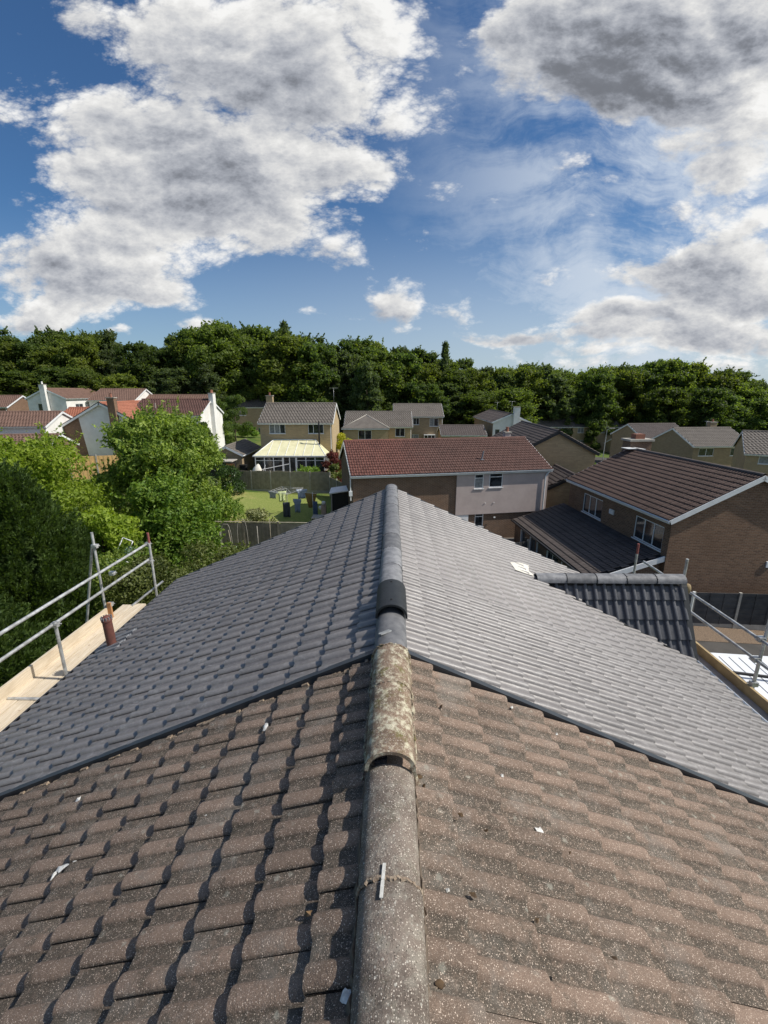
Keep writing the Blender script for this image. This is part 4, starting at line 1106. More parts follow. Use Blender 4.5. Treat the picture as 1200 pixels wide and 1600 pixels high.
K2_, zrK, zeK = gabled('buff house with a small pointed dormer, right one of the pair by the lamp post', (35.25, 87.99), 1, 10.4, 8, G(40, 88), 2.67, 25, 'grey_tile', 'stone',
       front=[(1.0, 1.5, 1.2, 1.0, 2), (5.2, 1.5, 1.2, 1.0, 2), (7.9, 1.3, 1.1, 1.1, 1), (1.0, -1.1, 1.6, 1.2, 2)])
mb = MB(); 
mb.face([(7.3, -.1, zeK + .1), (9.3, -.1, zeK + .1), (8.3, -.1, zeK + 1.2)]); mb.face([(7.2, -.2, zeK), (8.3, -.2, zeK + 1.3), (8.3, 2.6, zeK + 1.3), (7.2, 0, zeK)]); mb.face([(8.3, -.2, zeK + 1.3), (9.4, -.2, zeK), (9.4, 0, zeK), (8.3, 2.6, zeK + 1.3)]); mb.build('dormer', M['fascia_dk'], K2_)
# porch/lean-to of K2 and the low garage row
gabled('low grey roofed garage in front of the distant right-hand house', (40.6, 80.5), 1, 9.5, 5, G(44, 80), -.1, 22, 'grey_tile', 'stone_dk', front=[(.9, -2.2, 1.3, 1.8, 1), (5.4, -2.2, 3.0, 1.6, 1)], name='garage')
gabled('long low dark roofed garage beside the white gabled house', (6.7, 60.5), 0, 6.2, 6.2, G(9, 60), 3.6, 20, 'black_brown_tile', 'stone_dk', name='garage')
gabled('square dark roofed house far right, half hidden behind the grey gabled one', (35.5, 63.5), 6, 7.5, 8, G(38, 64), 2.9, 24, 'black_brown_tile', 'stone_dk', front=[(1, 1.2, 1.2, 1)])
L_, zrL, zeL = gabled('buff house far right showing a wide plain gable towards the brick house', (36.5, 54.1), 5.9, 7.9, 8.2, G(40, 54), 2.9, 25, 'grey_tile', {'f': 'stone_dk', 'l': 'stone_dk', 'r': 'stone_dk', 'b': 'stone_dk'},
       front=[(.75, 1.7, 1.95, .95, 2), (4.9, 1.7, 1.85, .95, 2)], chim=[(6.0, 4.9, -.8, .6, .9, .6, 'stone_dk', 1)])
aerial(L_, 4.6, 4.2, zrL, .8)
M_, _, _ = gabled('grey roofed house at the right edge of the picture beyond the brick house', (33.6, 42.6), -30, 9, 8, G(38, 42), 3.6, 25, 'grey_tile', 'stone', front=[(1.0, 2.7, .9, .75, 1)])

# white houses, left
Q_, zrQ, _ = gabled('white rendered house with tall white chimney on its gable, far left', (-50.6, 70), 90, 13.5, 6.6, G(-54, 70), 8.25, 25, 'rust_tile', 'white_wall',
       left=[(2.6, 6.2, 2.0, 1.3, 2)], front=[(2.0, 6.3, 1.8, 1.1, 2)])
mb = MB(); mb.boxb(-.42, .15, 2.9, 3.7, -2, zrQ + .55); qc = mb.build('chimney', M['white_wall'], Q_)
mb = MB(); mb.boxb(-.47, .2, 2.85, 3.75, zrQ + .55, zrQ + .62); mb.build('chimney_cap', M['conc'], qc); mb = MB(); mb.lathe([(.13, 0), (.10, .4), (0, .4)], 8, (-.13, 3.3, zrQ + .62)); mb.build('chimney_pot', M['white_wall'], qc)
Q2_, _, _ = gabled('white two storey wing with a brown roof beside the tall white chimney', (-50.5, 74.5), 0, 8.0, 8, G(-47, 75), 7.9, 25, 'rust_tile', 'white_wall', front=[(1.0, 6.2, 1.8, 1.2, 2)])
gabled('faded brown roofed house at the left edge of the picture', (-74, 70.5), 4, 12.5, 8, G(-68, 70), 6.9, 24, 'rust_tile', 'brick_sun')
gabled('low white house with a long faded brown roof, second from the left edge', (-54, 44.5), 7, 17.6, 7.0, G(-44, 46), 5.75, 22, 'rust_tile', 'white_wall', right=[(2, 3.6, 1.6, 1.1, 2)])
gabled('small orange tiled extension between two white gables', (-41.8, 55.5), 0, 8.5, 5, G(-38, 56), 6.2, 24, 'orange_tile', 'brick_sun')
T_, _, _ = gabled('brown tiled garage roof behind the tan board fence', (-41, 38.5), 10, 9.2, 6.4, G(-36, 40), 4.0, 22, 'rust_tile', 'brick_sun', name='garage')
# U: white gable with brick chimney, long left slope
def house_U():
    x0, xp, x1, y0, y1 = -38.9, -32.5, -29.0, 50, 59
    zg = G(-34, 50); t = thing('house', 'white gabled house with a brown brick chimney and an orange tiled roof', 'house', (xp, y0, zg))
    z = lambda v: v - zg
    P = lambda x: x - xp
    pk, zl, zrr = z(8.15), z(4.72), z(6.3)
    zl2 = z(6.55)
    xs_ = -35.2                                    # white render to the right, brown brick to the left
    mb = MB(); mb.face([(P(x0 + .3), 0, -1), (P(xs_) + .6, 0, -1), (P(xs_), 0, pk - (xp - xs_) * .536 - .12), (P(x0 + .3), 0, zl - .0)]); mb.build('wall', M['brick_sun'], t)
    mb = MB(); mb.face([(P(xs_) + .6, 0, -1), (P(x1 - .2), 0, -1), (P(x1 - .2), 0, zrr - .05), (0, 0, pk - .12), (P(xs_), 0, pk - (xp - xs_) * .536 - .12)]); mb.build('wall', M['white_wall'], t)
    mb = MB(); mb.face([(P(x1 - .2), 0, -1), (P(x1 - .2), y1 - y0, -1), (P(x1 - .2), y1 - y0, zrr), (P(x1 - .2), 0, zrr)]); mb.build('wall', M['white_wall'], t); mb = MB(); mb.face([(P(x0 + .3), y1 - y0, -1), (P(x0 + .3), 0, -1), (P(x0 + .3), 0, zl), (P(x0 + .3), y1 - y0, zl)]); mb.build('wall', M['white_wall'], t)
    for (xa, za, sg) in ((x0, zl, -1), (x1, zrr, 1)):
        dx = abs(xa - xp); dz = pk - za; sl_ = hypot(dx, dz); a_ = atan2(dz, dx)
        fr = frame((0, (y1 - y0) / 2 - .1, pk), (sg * cos(a_), 0, -sin(a_)), (0, sg, 0)); h = (y1 - y0) / 2 + .1
        mb = MB(); mb.boxb(0, sl_ - .04, -h, h, -.1, -.02, fr); sp_ = mb.build('roof_slope', M['felt'], t); slope_tiles(sp_, fr, sl_, -h, h, 'orange_tile' if sg > 0 else 'rust_tile', 0)
        e = (-h if sg > 0 else h); mb = MB(); mb.boxb(0, sl_, *sorted((e, e - sg * .04)), -.24, -.02, fr); mb.build('bargeboard', M['upvc'], t)
        mb = MB(); mb.boxb(0, sl_, *sorted((e - sg * .045, e + sg * .14)), -.015, .05, fr); mb.build('verge_strip', M['fascia_dk'], t)
    link('ridge_capping', ridge_me('ridge_capping', y1 - y0, M['orange_tile'], w=.26, h=.09, n=6), t, Matrix.Translation((0, -.15, pk)))
    mb = MB(); mb.boxb(P(-31.4), P(-30.6), -.45, .1, -1, pk + .45); c = mb.build('chimney', M['brick_sun'], t)
    mb = MB(); mb.boxb(P(-31.47), P(-30.53), -.5, .17, pk + .45, pk + .55); mb.build('chimney_cap', M['conc'], c); mb = MB(); mb.lathe([(.14, 0), (.10, .4), (.14, .42), (0, .42)], 10, (P(-31), -.2, pk + .55)); mb.build('chimney_pot', M['chim'], c)
house_U()
V_, zrV, _ = gabled('white house with a bright red tiled roof and a white chimney on its right gable', (-31.6, 53.2), 1, 8.8, 8, G(-27, 54), 6.55, 24.5, 'red_tile', 'white_wall',
       front=[(1.5, 5.0, 1.2, 1.1, 2), (5.4, 5.0, 1.2, 1.1, 2)])
mb = MB(); mb.boxb(8.6, 9.15, 3.6, 4.5, -2, zrV + .7); c = mb.build('chimney', M['white_wall'], V_)
mb = MB(); mb.boxb(8.55, 9.2, 3.55, 4.55, zrV + .7, zrV + .78); mb.build('chimney_cap', M['conc'], c)
for y in (3.85, 4.25):
    mb = MB(); mb.lathe([(.12, 0), (.09, .36), (.12, .38), (0, .38)], 10, (8.88, y, zrV + .78)); mb.build('chimney_pot', M['chim'], c)
mb = MB(); mb.boxb(2.7, 2.8, 1.6, 1.7, zrV - 1.4, zrV - .4); mb.build('soil_vent', M['conc'], V_)
gabled('brown roofed house peeping over the ridge of the red tiled white house', (-43.0, 75.5), 1, 11.6, 8, G(-37, 76), 6.9, 25, 'rust_tile', 'white_wall')

# G: white gable with white chimney, centre right
G_, zrG, _ = gabled('dark roofed house with a white gable and square white chimney, beyond the red roof', (19.1, 62), 90, 14.5, 5.4, G(16, 62), 5.25, 23, 'black_brown_tile', {'f': 'white_wall', 'l': 'white_wall', 'r': 'stone_dk', 'b': 'stone_dk'}, left=[(3.9, 3.2, .7, 1.1, 1)])
mb = MB(); mb.boxb(-.35, .3, 1.7, 2.5, -2, zrG + .85); c = mb.build('chimney', M['white_wall'], G_); mb = MB(); mb.boxb(-.4, .35, 1.65, 2.55, zrG + .85, zrG + .92); mb.build('chimney_cap', M['conc'], c)
aerial(G_, 9, 2.7, zrG, 1.3); aerial(G_, 1.5, 2.4, zrG, 1.6)

# J: stone gable behind the pink house + lower garage
J_, zrJ, _ = gabled('dark roofed house with a plain pale stone gable behind the pink house', (15.9, 34), 88, 11.5, 6.4, G(13, 34), 4.72, 28, 'black_brown_tile', 'stone', level=1, trim='fascia_dk')
gabled('low stone garage with a dark roof tucked against the pink house', (14.6, 29.6), 88, 4.2, 4.4, G(12, 30), 2.75, 27, 'black_brown_tile', 'stone', level=1, trim='fascia_dk', name='garage')

# I: red roofed pair, brown brick and pink render
I_, zrI, zeI = gabled('long red tiled house, left half brown brick, right half pale pink render', (-2.44, 25.96), 11.6, 13.2, 8, -1.0, 4.43, 22.5, 'red_mixed', 'brick', level=2,
       front=[(7.95, .72, .6, .95, 1, 'top')], chim=None)
# pink jettied first floor with its own openings
zz = 1.0
facade(I_, (6.75, .13), (1, 0), (0, -1), 6.22, 1.62 + zz, 4.43 + zz - .06, [(1.15, 3.32 + zz, .62, .93, 1, 'top'), (2.15, 3.36 + zz, .92, .93, 1, 'top')], 'pink', depth=.09)
mb = MB(); mb.boxb(6.75, 12.97, .135, .24, 1.60 + zz, 1.62 + zz); mb.boxb(6.72, 6.75, .13, .24, 1.6 + zz, 4.37 + zz); mb.boxb(12.97, 13.0, .13, .6, 1.6 + zz, 4.37 + zz); mb.build('jetty_trim', M['pink'], I_)
mb = MB(); mb.tube((12.75, .05, 1.55 + zz), (12.75, .05, 4.0 + zz), .045, 8); mb.tube((12.75, .05, 4.0 + zz), (13.0, -.03, 4.35 + zz), .045, 8); mb.build('downpipe', M['upvc'], I_)
mb = MB(); mb.tube((-.02, .1, 2.9 + zz), (-.02, .1, 4.3 + zz), .035, 8); mb.boxb(-.12, .08, -.02, .16, 3.2 + zz, 3.5 + zz); mb.build('rainwater_hopper', M['upvc'], I_)
# white door with fanlight spokes
mb = MB(); mb.boxb(6.78, 7.62, .17, .24, -.4, 1.60 + zz); dr = mb.build('door', M['upvc'], I_)
mb = MB()
for i in range(6):
    a0, a1 = pi * i / 6 + .05, pi * (i + 1) / 6 - .05
    mb.face([(7.2 + .07 * cos(a0), .165, 1.95 + .07 * sin(a0)), (7.2 + .07 * cos(a1), .165, 1.95 + .07 * sin(a1)), (7.2 + .27 * cos(a1), .165, 1.95 + .27 * sin(a1)), (7.2 + .27 * cos(a0), .165, 1.95 + .27 * sin(a0))][::-1])
mb.build('fanlight', M['glass'], dr)
chimney(I_, 12.0, 4.5, zrI - .5, zrI + .32, .42, .42, 'pink', 1)
mb = MB(); fr = frame((0, 4, zrI), (0, -cos(radians(22.5)), -sin(radians(22.5))), (1, 0, 0)); p = fr @ Vector((2.9, 8.8, .02)); mb.tube(p, p + Vector((.1, 0, .55)), .05, 8); mb.box(p, (.25, .3, .04)); mb.build('roof_vent', M['lead'], I_)
mb = MB(); mb.box((9.4, .1, 2.35), (.12, .05, .08)); mb.box((8.7, .1, 3.35), (.05, .03, .05)); mb.box((9.3, .1, 3.35), (.05, .03, .05)); mb.build('wall_light', M['upvc'], I_)

# N: brick house on the right with lean-to
N_, zrN, zeN = gabled('brown brick house on the right with a dark tiled roof and tiled lean-to, nearest neighbour', (11.05, 27.75), -84.8, 9.45, 7.8, -1.0, 3.97, 26, 'brown_tile', 'brick_sun', level=2,
       front=[(1.75, 2.38, 2.05, 1.12, 3), (6.7, 2.38, 2.05, 1.12, 3)], ridge_mat='black_brown_tile')
for o_ in [c for c in N_.children if c.name.startswith('downpipe')]: bpy.data.objects.remove(o_)
zz = 1.0
mb = MB(); mb.boxb(4.7, 5.1, .2, .27, 3.0 + zz, 3.25 + zz); mb.build('air_vent', M['upvc'], N_)
mb = MB(); mb.boxb(9.29, 9.36, 5.05, 5.32, 1.62 + zz, 1.9 + zz); mb.build('boiler_flue', M['upvc'], N_)
mb = MB(); p0 = Vector((.5, 3.9, zrN + .06)); mb.box(p0 + Vector((0, -.2, 0)), (.7, .9, .03)); mb.box(p0 + Vector((.5, .1, .02)), (.6, .2, .03)); mb.build('lead_flashing', M['upvc'], N_)
def chn():
    mb = MB(); mb.boxb(-.75, .05, 3.9, 5.3, -1, zrN + .42); o = mb.build('chimney', M['brick'], N_)
    mb = MB(); mb.boxb(-.85, .15, 3.8, 5.4, zrN + .42, zrN + .55); mb.build('chimney_cap', M['conc'], o); mb = MB(); mb.boxb(-.6, -.1, 4.3, 4.9, zrN + .55, zrN + .85); mb.build('chimney_pot', M['chim'], o)
chn()
# lean-to
pt = atan2(1.02, 3.3); sl_ = 3.3 / cos(pt)
fr = frame((0, .24, 2.24 + zz), (0, -cos(pt), -sin(pt)), (1, 0, 0))
mb = MB(); mb.boxb(0, sl_ - .05, -.5, 9.2, -.12, -.03, fr); ex = mb.build('lean_to', M['felt'], N_)
lay_tiles(ex, fr, sl_, -.5, 9.2, 'new', 'black_brown_tile', 150, dcam, coarse=True)
mb = MB(); mb.boxb(0, sl_ + .02, 9.2, 9.25, -.22, .02, fr); mb.build('bargeboard', M['upvc'], ex)
mb = MB(); mb.boxb(-.45, 9.2, -3.08, -3.04, 1.04 + zz - .0, 1.18 + zz); mb.build('fascia', M['upvc'], ex)
mb = MB(); mb.boxb(-.5, 9.25, -3.2, -3.10, 1.13 + zz, 1.22 + zz); mb.build('gutter', M['fascia_dk'], ex)
facade(ex, (-.3, -2.95), (1, 0), (0, -1), 9.3, -1, 1.04 + zz, [(1.2, -.2 + zz, .95, 1.15, 1), (2.4, -.9 + zz, .9, 1.9, 1, 'door'), (4.8, -.3 + zz, 1.4, 1.25, 2), (7.3, -.3 + zz, 1.3, 1.25, 2)], 'brick')
mb = MB(); mb.face([(9.0, -2.95, -1), (9.0, .24, -1), (9.0, .24, 2.1 + zz), (9.0, -2.95, 1.05 + zz)]); mb.build('wall', M['brick'], ex); mb = MB(); mb.face([(-.3, .24, -1), (-.3, -2.95, -1), (-.3, -2.95, 1.05 + zz), (-.3, .24, 2.1 + zz)]); mb.build('wall', M['brick'], ex)
mb = MB()
for x in (.9, 2.35, 3.35, 4.7, 6.4): mb.boxb(x, x + .07, -3.02, -2.96, -.9, 1.02 + zz)
mb.build('frame_post', M['upvc'], ex)

# C: outbuilding and shed left of the conservatory house
gabled('small tiled outbuilding left of the conservatory house', (-15.2, 45.0), 91, 7.0, 3.6, .95, 3.0, 27, 'grey_tile', 'stone_dk', name='outbuilding')
sh = thing('shed', 'flat grey roofed shed with orange boards, beside the round green bush', 'shed', (-17.2, 42.6, .9))
mb = MB(); mb.boxb(-1.2, 1.6, 0, 1.6, 1.75, 1.83); mb.build('roof', M['conc'], sh); mb = MB(); mb.boxb(-1.1, 1.45, .1, 1.5, -.2, 1.745); mb.build('wall', M['black'], sh)
mb = MB()
for i in range(6): mb.boxb(1.05 + i * .13, 1.17 + i * .13, -.05, -.02, 0, 1.6)
mb.build('board', M['orange_fence'], sh)
print('houses ok')

# ================================================================== FENCES
def fence(label, pts, h, mat, post='conc', bay=1.83, board=.11, gravel=.15, horiz=False, zf=None, arch=0.0, posth=.06, group=None, cap=False):
    p0, p1 = Vector(pts[0]), Vector(pts[1]); L = (p1 - p0).length; n = max(1, round(L / bay)); z0 = zf if zf is not None else G(*pts[0])
    t = thing('fence', label, 'fence', (p0.x, p0.y, z0), atan2(p1.y - p0.y, p1.x - p0.x), group); b = L / n; r = random.Random(int(L * 100))
    for i in range(n + 1):
        mb = MB(); mb.boxb(i * b - .05, i * b + .05, -.05, .05, -.3, h + posth); mb.build('post', M[post], t)
    for i in range(n):
        if gravel: mb = MB(); mb.boxb(i * b + .05, (i + 1) * b - .05, -.02, .02, -.1, gravel); mb.build('gravel_board', M[post], t)
        mb = MB(); x0, x1 = i * b + .055, (i + 1) * b - .055; ah = lambda x: arch * (sin(pi * (x - x0) / (x1 - x0)))
        if horiz:
            z = gravel + .01; k = 0
            while z < h - .05:
                mb.boxb(x0, x1, -.018 - .012 * (k % 2), .0, z, min(h, z + board + .015)); z += board; k += 1
            for x in (x0, x0 + (x1 - x0) * .33, x0 + (x1 - x0) * .66, x1 - .04): mb.boxb(x, x + .04, -.045, -.03, gravel, h)
        else:
            x = x0; k = 0
            while x < x1 - .02:
                mb.boxb(x, min(x1, x + board + .008), -.012 - .014 * (k % 2), 0.0, gravel + .01, h - .04 + ah(x + board / 2) + r.uniform(-.006, .006)); x += board; k += 1
            for z in (gravel + .2, h * .85): mb.boxb(x0, x1, .001, .04, z, z + .07)
        if cap: mb.boxb(x0, x1, -.05, .03, h, h + .03)
        o = mb.build('panel', M[mat], t)
    return t
fence('weathered grey board fence with concrete posts between the lawn and the conservatory house', ((-14.0, 37.9), (-5.3, 37.2)), 1.78, 'old_fence', zf=.88, arch=.07, posth=.03)
fence('short weathered board fence behind the flower pots, beside the brick house wall', ((-5.3, 37.15), (-3.0, 33.0)), 1.7, 'old_fence', zf=.6)
fence('brown board fence with posts below the hedge at the near end of the lawn', ((-10.2, 23.4), (-4.3, 23.2)), 1.70, 'old_fence', horiz=False, zf=.62, post='old_fence', cap=True)
fence('low dark board fence in the bottom corner beside the vegetable bed', ((-9.4, 19.1), (-6.6, 20.0)), 1.2, 'old_fence', horiz=True, zf=.5, post='conc')
fence('fresh tan upright board fence in front of the brown garage roof', ((-28.2, 34.8), (-20.9, 37.5)), 1.95, 'tan_fence', zf=2.25, gravel=.0, board=.16)
fence('dark lapped panel fence with concrete posts and base below the big brick gable', ((11.1, 17.6), (18.6, 17.3)), 1.75, 'dark_fence', zf=-.72, horiz=True, board=.12, gravel=.30, posth=.03)
fence('brown side fence panel behind the right scaffold, left end of the dark panels', ((10.0, 17.7), (11.0, 17.62)), 1.72, 'old_fence', zf=-.72, horiz=True)
fence('grey wall-like fence below the pink house beside a small shrub', ((3.7, 23.4), (8.0, 24.6)), 1.2, 'dark_fence', zf=-.3, board=.14)
print('fences ok')

# ================================================================== VEGETATION
def leaves(rng, C, Nrm, size, aspect=.5, droop=0.0, fold=True):
    """one folded diamond leaf at every centre C, roughly facing Nrm"""
    n = len(C)
    a = rng.normal(size=(n, 3)); nr = Nrm + rng.normal(size=(n, 3)) * .55; nr /= np.linalg.norm(nr, axis=1)[:, None] + 1e-9
    t = np.cross(nr, a); t /= np.linalg.norm(t, axis=1)[:, None] + 1e-9; b = np.cross(nr, t)
    s = size * rng.uniform(.6, 1.35, (n, 1)); t[:, 2] -= droop
    w = b * s * aspect; l = t * s
    V = np.stack([C - l, C + w * .9 + nr * s * .12, C + l, C - w * .9 + nr * s * .12], 1).reshape(-1, 3)
    F = np.arange(n * 4).reshape(-1, 4)
    return V, F
def crown_pts(rng, lobes, n, shell=.35, up=.25):
    """points on the shells of many overlapping lobes (cx,cy,cz,r,flat)"""
    L = np.array(lobes); wgt = L[:, 3] ** 2; idx = rng.choice(len(L), n, p=wgt / wgt.sum())
    d = rng.normal(size=(n, 3)); d /= np.linalg.norm(d, axis=1)[:, None]; d[:, 2] += up; d /= np.linalg.norm(d, axis=1)[:, None]
    rr_ = L[idx, 3] * (1 - shell * rng.random(n) ** 1.6) * (1 + .10 * rng.normal(size=n))
    P = L[idx, :3] + d * rr_[:, None] * np.stack([np.ones(n), np.ones(n), L[idx, 4]], 1)
    # drop most points buried in a neighbouring lobe
    keep = np.ones(n, bool)
    for l in L:
        q = (P - l[:3]) / np.array([1, 1, l[4]]); keep &= (np.linalg.norm(q, axis=1) > l[3] * .66) | (rng.random(n) < .10)
    return P[keep], d[keep]
def lobe_set(rng, H, R, base, n, rl=(.22, .42), topness=.8, shape='round'):
    out = []
    for i in range(n):
        z = base + (H - base) * (rng.random() ** topness)
        f = (z - base) / (H - base)
        if shape == 'round': env = R * math.sqrt(max(0, 1 - (2 * f - .85) ** 2 / 1.45))
        elif shape == 'cone': env = R * (1 - f) ** .75
        else: env = R * (1 - f ** 3) ** .5
        a = rng.random() * 2 * pi; r = env * math.sqrt(rng.random()) * .85
        rl_ = R * rng.uniform(*rl) * (.75 + .4 * (1 - f))
        out.append((r * cos(a), r * sin(a), min(z, H - rl_ * .7), rl_, rng.uniform(.6, .9)))
    return out
def trunk_mesh(rng, H, R, base, lobes, r0, name='trunk', nl=14):
    mb = MB(); p = Vector((0, 0, -.5)); segs = 5; top = base + (H - base) * .6
    pts = [Vector((rng.normal() * .04 * H * i / segs * .5, rng.normal() * .04 * H * i / segs * .5, -.5 + (top + .5) * i / segs)) for i in range(segs + 1)]
    for i in range(segs): mb.tube(pts[i], pts[i + 1], r0 * (1 - .75 * i / segs), 8, r0 * (1 - .75 * (i + 1) / segs), cap=False)
    for l in sorted(lobes, key=lambda q: -q[3])[:nl]:
        k = rng.integers(1, segs); s = pts[k]; e = Vector(l[:3]); m_ = s.lerp(e, .5) + Vector((0, 0, -.08 * (e - s).length))
        mb.tube(s, m_, r0 * .35, 5, r0 * .22, cap=False); mb.tube(m_, e, r0 * .22, 5, r0 * .08, cap=False)
    return mb.mesh(name, M['bark'])
def tree_meshes(seed, H, R, base, nlobes, nleaf, size, mat, r0=.25, aspect=.55, shape='round', rl=(.22, .42), topness=.8, stray=.04, nl=14, shoots=0):
    rng = np.random.default_rng(seed); lb = lobe_set(rng, H, R, base, nlobes, rl, topness, shape)
    P, d = crown_pts(rng, lb, nleaf)
    if stray:
        k = int(len(P) * stray); i = rng.choice(len(P), k); P = np.concatenate([P, P[i] + d[i] * R * .12 * rng.random((k, 1))]); d = np.concatenate([d, d[i]])
    if shoots:
        i = rng.choice(len(P), shoots); ax = d[i] * .7 + rng.normal(size=(shoots, 3)) * .35; ax[:, 2] += .55; ax /= np.linalg.norm(ax, axis=1)[:, None]
        ln = R * rng.uniform(.10, .30, shoots); k = 16
        t_ = np.tile(np.linspace(0, 1, k), shoots); ii = np.repeat(np.arange(shoots), k)
        Q = P[i][ii] + ax[ii] * (ln[ii] * t_)[:, None] + rng.normal(size=(shoots * k, 3)) * (size * .7 * (1.1 - t_))[:, None]
        P = np.concatenate([P, Q]); d = np.concatenate([d, ax[ii] * .4 + rng.normal(size=(shoots * k, 3)) * .6])
    V, F = leaves(rng, P, d, size, aspect)
    return npmesh('crown', V, F, LF[mat]), trunk_mesh(rng, H, R, base, lb, r0, nl=nl)
def tree(name, label, cat, loc, meshes, rz=0, sc=(1, 1, 1), group=None, parts=('crown', 'trunk')):
    t = thing(name, label, cat, loc, rz, group); t.scale = sc
    for nm, me in zip(parts, meshes): link(nm, me, t)
    return t

# ---- the wood behind the estate
KINDS = {}
for k, (mat, H, R, base, nlob, shape, rl) in {
    'oak': ('wood_a', 16, 5.6, 3.5, 48, 'round', (.20, .38)), 'oak2': ('wood_a', 16, 5.0, 3.0, 42, 'round', (.20, .36)),
    'dark': ('wood_b', 16, 5.2, 2.5, 46, 'round', (.18, .34)), 'dark2': ('wood_b', 16, 4.6, 3.0, 50, 'round', (.18, .32)),
    'yellow': ('wood_c', 16, 4.8, 3.0, 44, 'round', (.18, .34)), 'grey': ('wood_d', 16, 4.2, 2.5, 50, 'dome', (.16, .30)),
    'spire': ('wood_d', 17, 3.0, 2.0, 60, 'cone', (.20, .36))}.items():
    KINDS[k] = tree_meshes(sum(map(ord, k)), H, R, base, int(nlob * 2.6), 40000, .21, mat, .28, .62, shape, (rl[0] * .55, rl[1] * .70), .95, .2, shoots=260)
def skyline(x):                              # crown-top height wanted at a distance of 92 m
    xs_ = [-100, -78, -62, -50, -44, -35, -27, -21, -12, -2, 10, 18, 28, 36, 48, 55, 62, 72, 90, 120]; zs_ = [20.2, 20.6, 20.4, 19.2, 18.9, 21.2, 20.0, 20.2, 18.8, 17.6, 16.0, 14.6, 13.9, 13.4, 13.4, 14.7, 14.3, 11.6, 11, 10.5]
    return float(np.interp(x, xs_, zs_))
LAND = [(-66, 'by the left edge'), (-50, 'behind the tallest white chimney'), (-37, 'behind the orange roof'), (-24, 'behind the white gable chimney'), (-12, 'behind the conservatory house'),
        (-2, 'right of the conservatory house'), (7, 'behind the white bay house'), (17, 'behind the square white chimney'), (29, 'left of the distant pair'), (41, 'behind the distant pair'), (55, 'right of the distant pair'), (200, 'by the right edge')]
TXT = {'oak': 'broad mid green oak', 'oak2': 'rounded mid green oak', 'dark': 'full dark green tree', 'dark2': 'narrow dark green tree', 'yellow': 'leafy yellow green tree', 'grey': 'domed grey green tree', 'spire': 'slim pointed tree'}
rf = random.Random(12)
rows = [('front', 84.5, 5.6, .70, .9), ('second', 92, 4.9, .92, 1.0), ('third', 101, 4.6, 1.0, 1.02)]
seen = {}
def land(x, Y): 
    x_ = x * 88 / Y
    return next(t_ for lim, t_ in LAND if x_ < lim)
cnt = 0
names_used = {}
for rn, Y, step, hf, _ in rows:
    x = -86 * Y / 88
    while x < 92 * Y / 88:
        yy_ = Y + rf.uniform(-2.4, 2.4)
        kind = rf.choice(['oak', 'oak2', 'dark', 'dark2', 'yellow', 'grey', 'oak', 'dark', 'grey', 'yellow'])
        xx = x + rf.uniform(-1.6, 1.6)
        if -32 < xx < -14 and rn == 'front' : yy_ += 11; 
        if -14 < xx < 0 and rn == 'front': yy_ += 20
        if rn == 'front' and 24 < xx < 48: yy_ += 13
        Ht = (CZ + (skyline(xx * 92 / yy_) - CZ) * yy_ / 92) * .975 * hf * rf.uniform(.93, 1.05)
        if rn != 'third': Ht = min(Ht, CZ + (skyline(xx * 92 / yy_) - CZ) * yy_ / 92 * .98)
        g = G(xx, yy_) - .3; sz = (Ht - g) / 15.6; sx = max(.85, min(1.15, sz)) * rf.uniform(1.0, 1.28)
        key = (kind, land(xx, yy_), rn)
        seen[key] = q = seen.get(key, 0) + 1
        lab = TXT[kind] + {'front': ' at the wood edge, ', 'second': ' inside the wood, ', 'third': ' on the skyline of the wood, '}[rn] + key[1]
        if q > 1: lab = {2: 'second ', 3: 'third ', 4: 'fourth '}.get(q, 'another ') + lab
        gp = 'trees of the wood'
        tree('tree', lab, 'tree', (xx, yy_, g), KINDS[kind], rf.uniform(0, 6.28), (sx, sx, sz), gp)
        cnt += 1; x += step * rf.uniform(.8, 1.2)
# standouts on the skyline
for lab, px_, top, kd, Y, w_ in (('slim spiky tree top poking above the wood left of the middle', -20.6, 20.6, 'spire', 90, .9), ('tallest broad dark crown on the left skyline of the wood', -35, 21.6, 'oak', 91, 1.3),
                             ('pale birch-like tree standing over the houses in the middle', -4.4, 14.2, 'grey', 83, .8), ('small spiky top right of the middle of the skyline', 10.5, 17.3, 'spire', 93, .8),
                             ('rounded bright crown rising on the right skyline', 56, 15.0, 'oak2', 93, 1.1)):
    g = G(px_, Y); tree('tree', lab, 'tree', (px_, Y, g), KINDS[kd], 1.3, (w_, w_, (top - g) / 16), 'trees of the wood')
# rising wooded ground and deep understorey
rng = np.random.default_rng(5); n = 26000
X = rng.uniform(-105, 110, n); Yv = 86 + rng.random(n) * 22 + np.where((X > -32) & (X < 2), 10, 0) + np.where((X > 22) & (X < 50), 10, 0); Zb = .1 - .055 * np.clip(X, -90, 90) + .35
Cc = np.stack([X, Yv, Zb + rng.random(n) ** 1.4 * 4.6], 1); V_l, F_l = leaves(rng, Cc, np.tile([[0, -.4, .8]], (n, 1)), .42, .6)
tag(link('undergrowth', npmesh('undergrowth', V_l, F_l, LF['wood_b'])), 'dark green undergrowth filling the foot of the wood', 'undergrowth', kind='stuff')

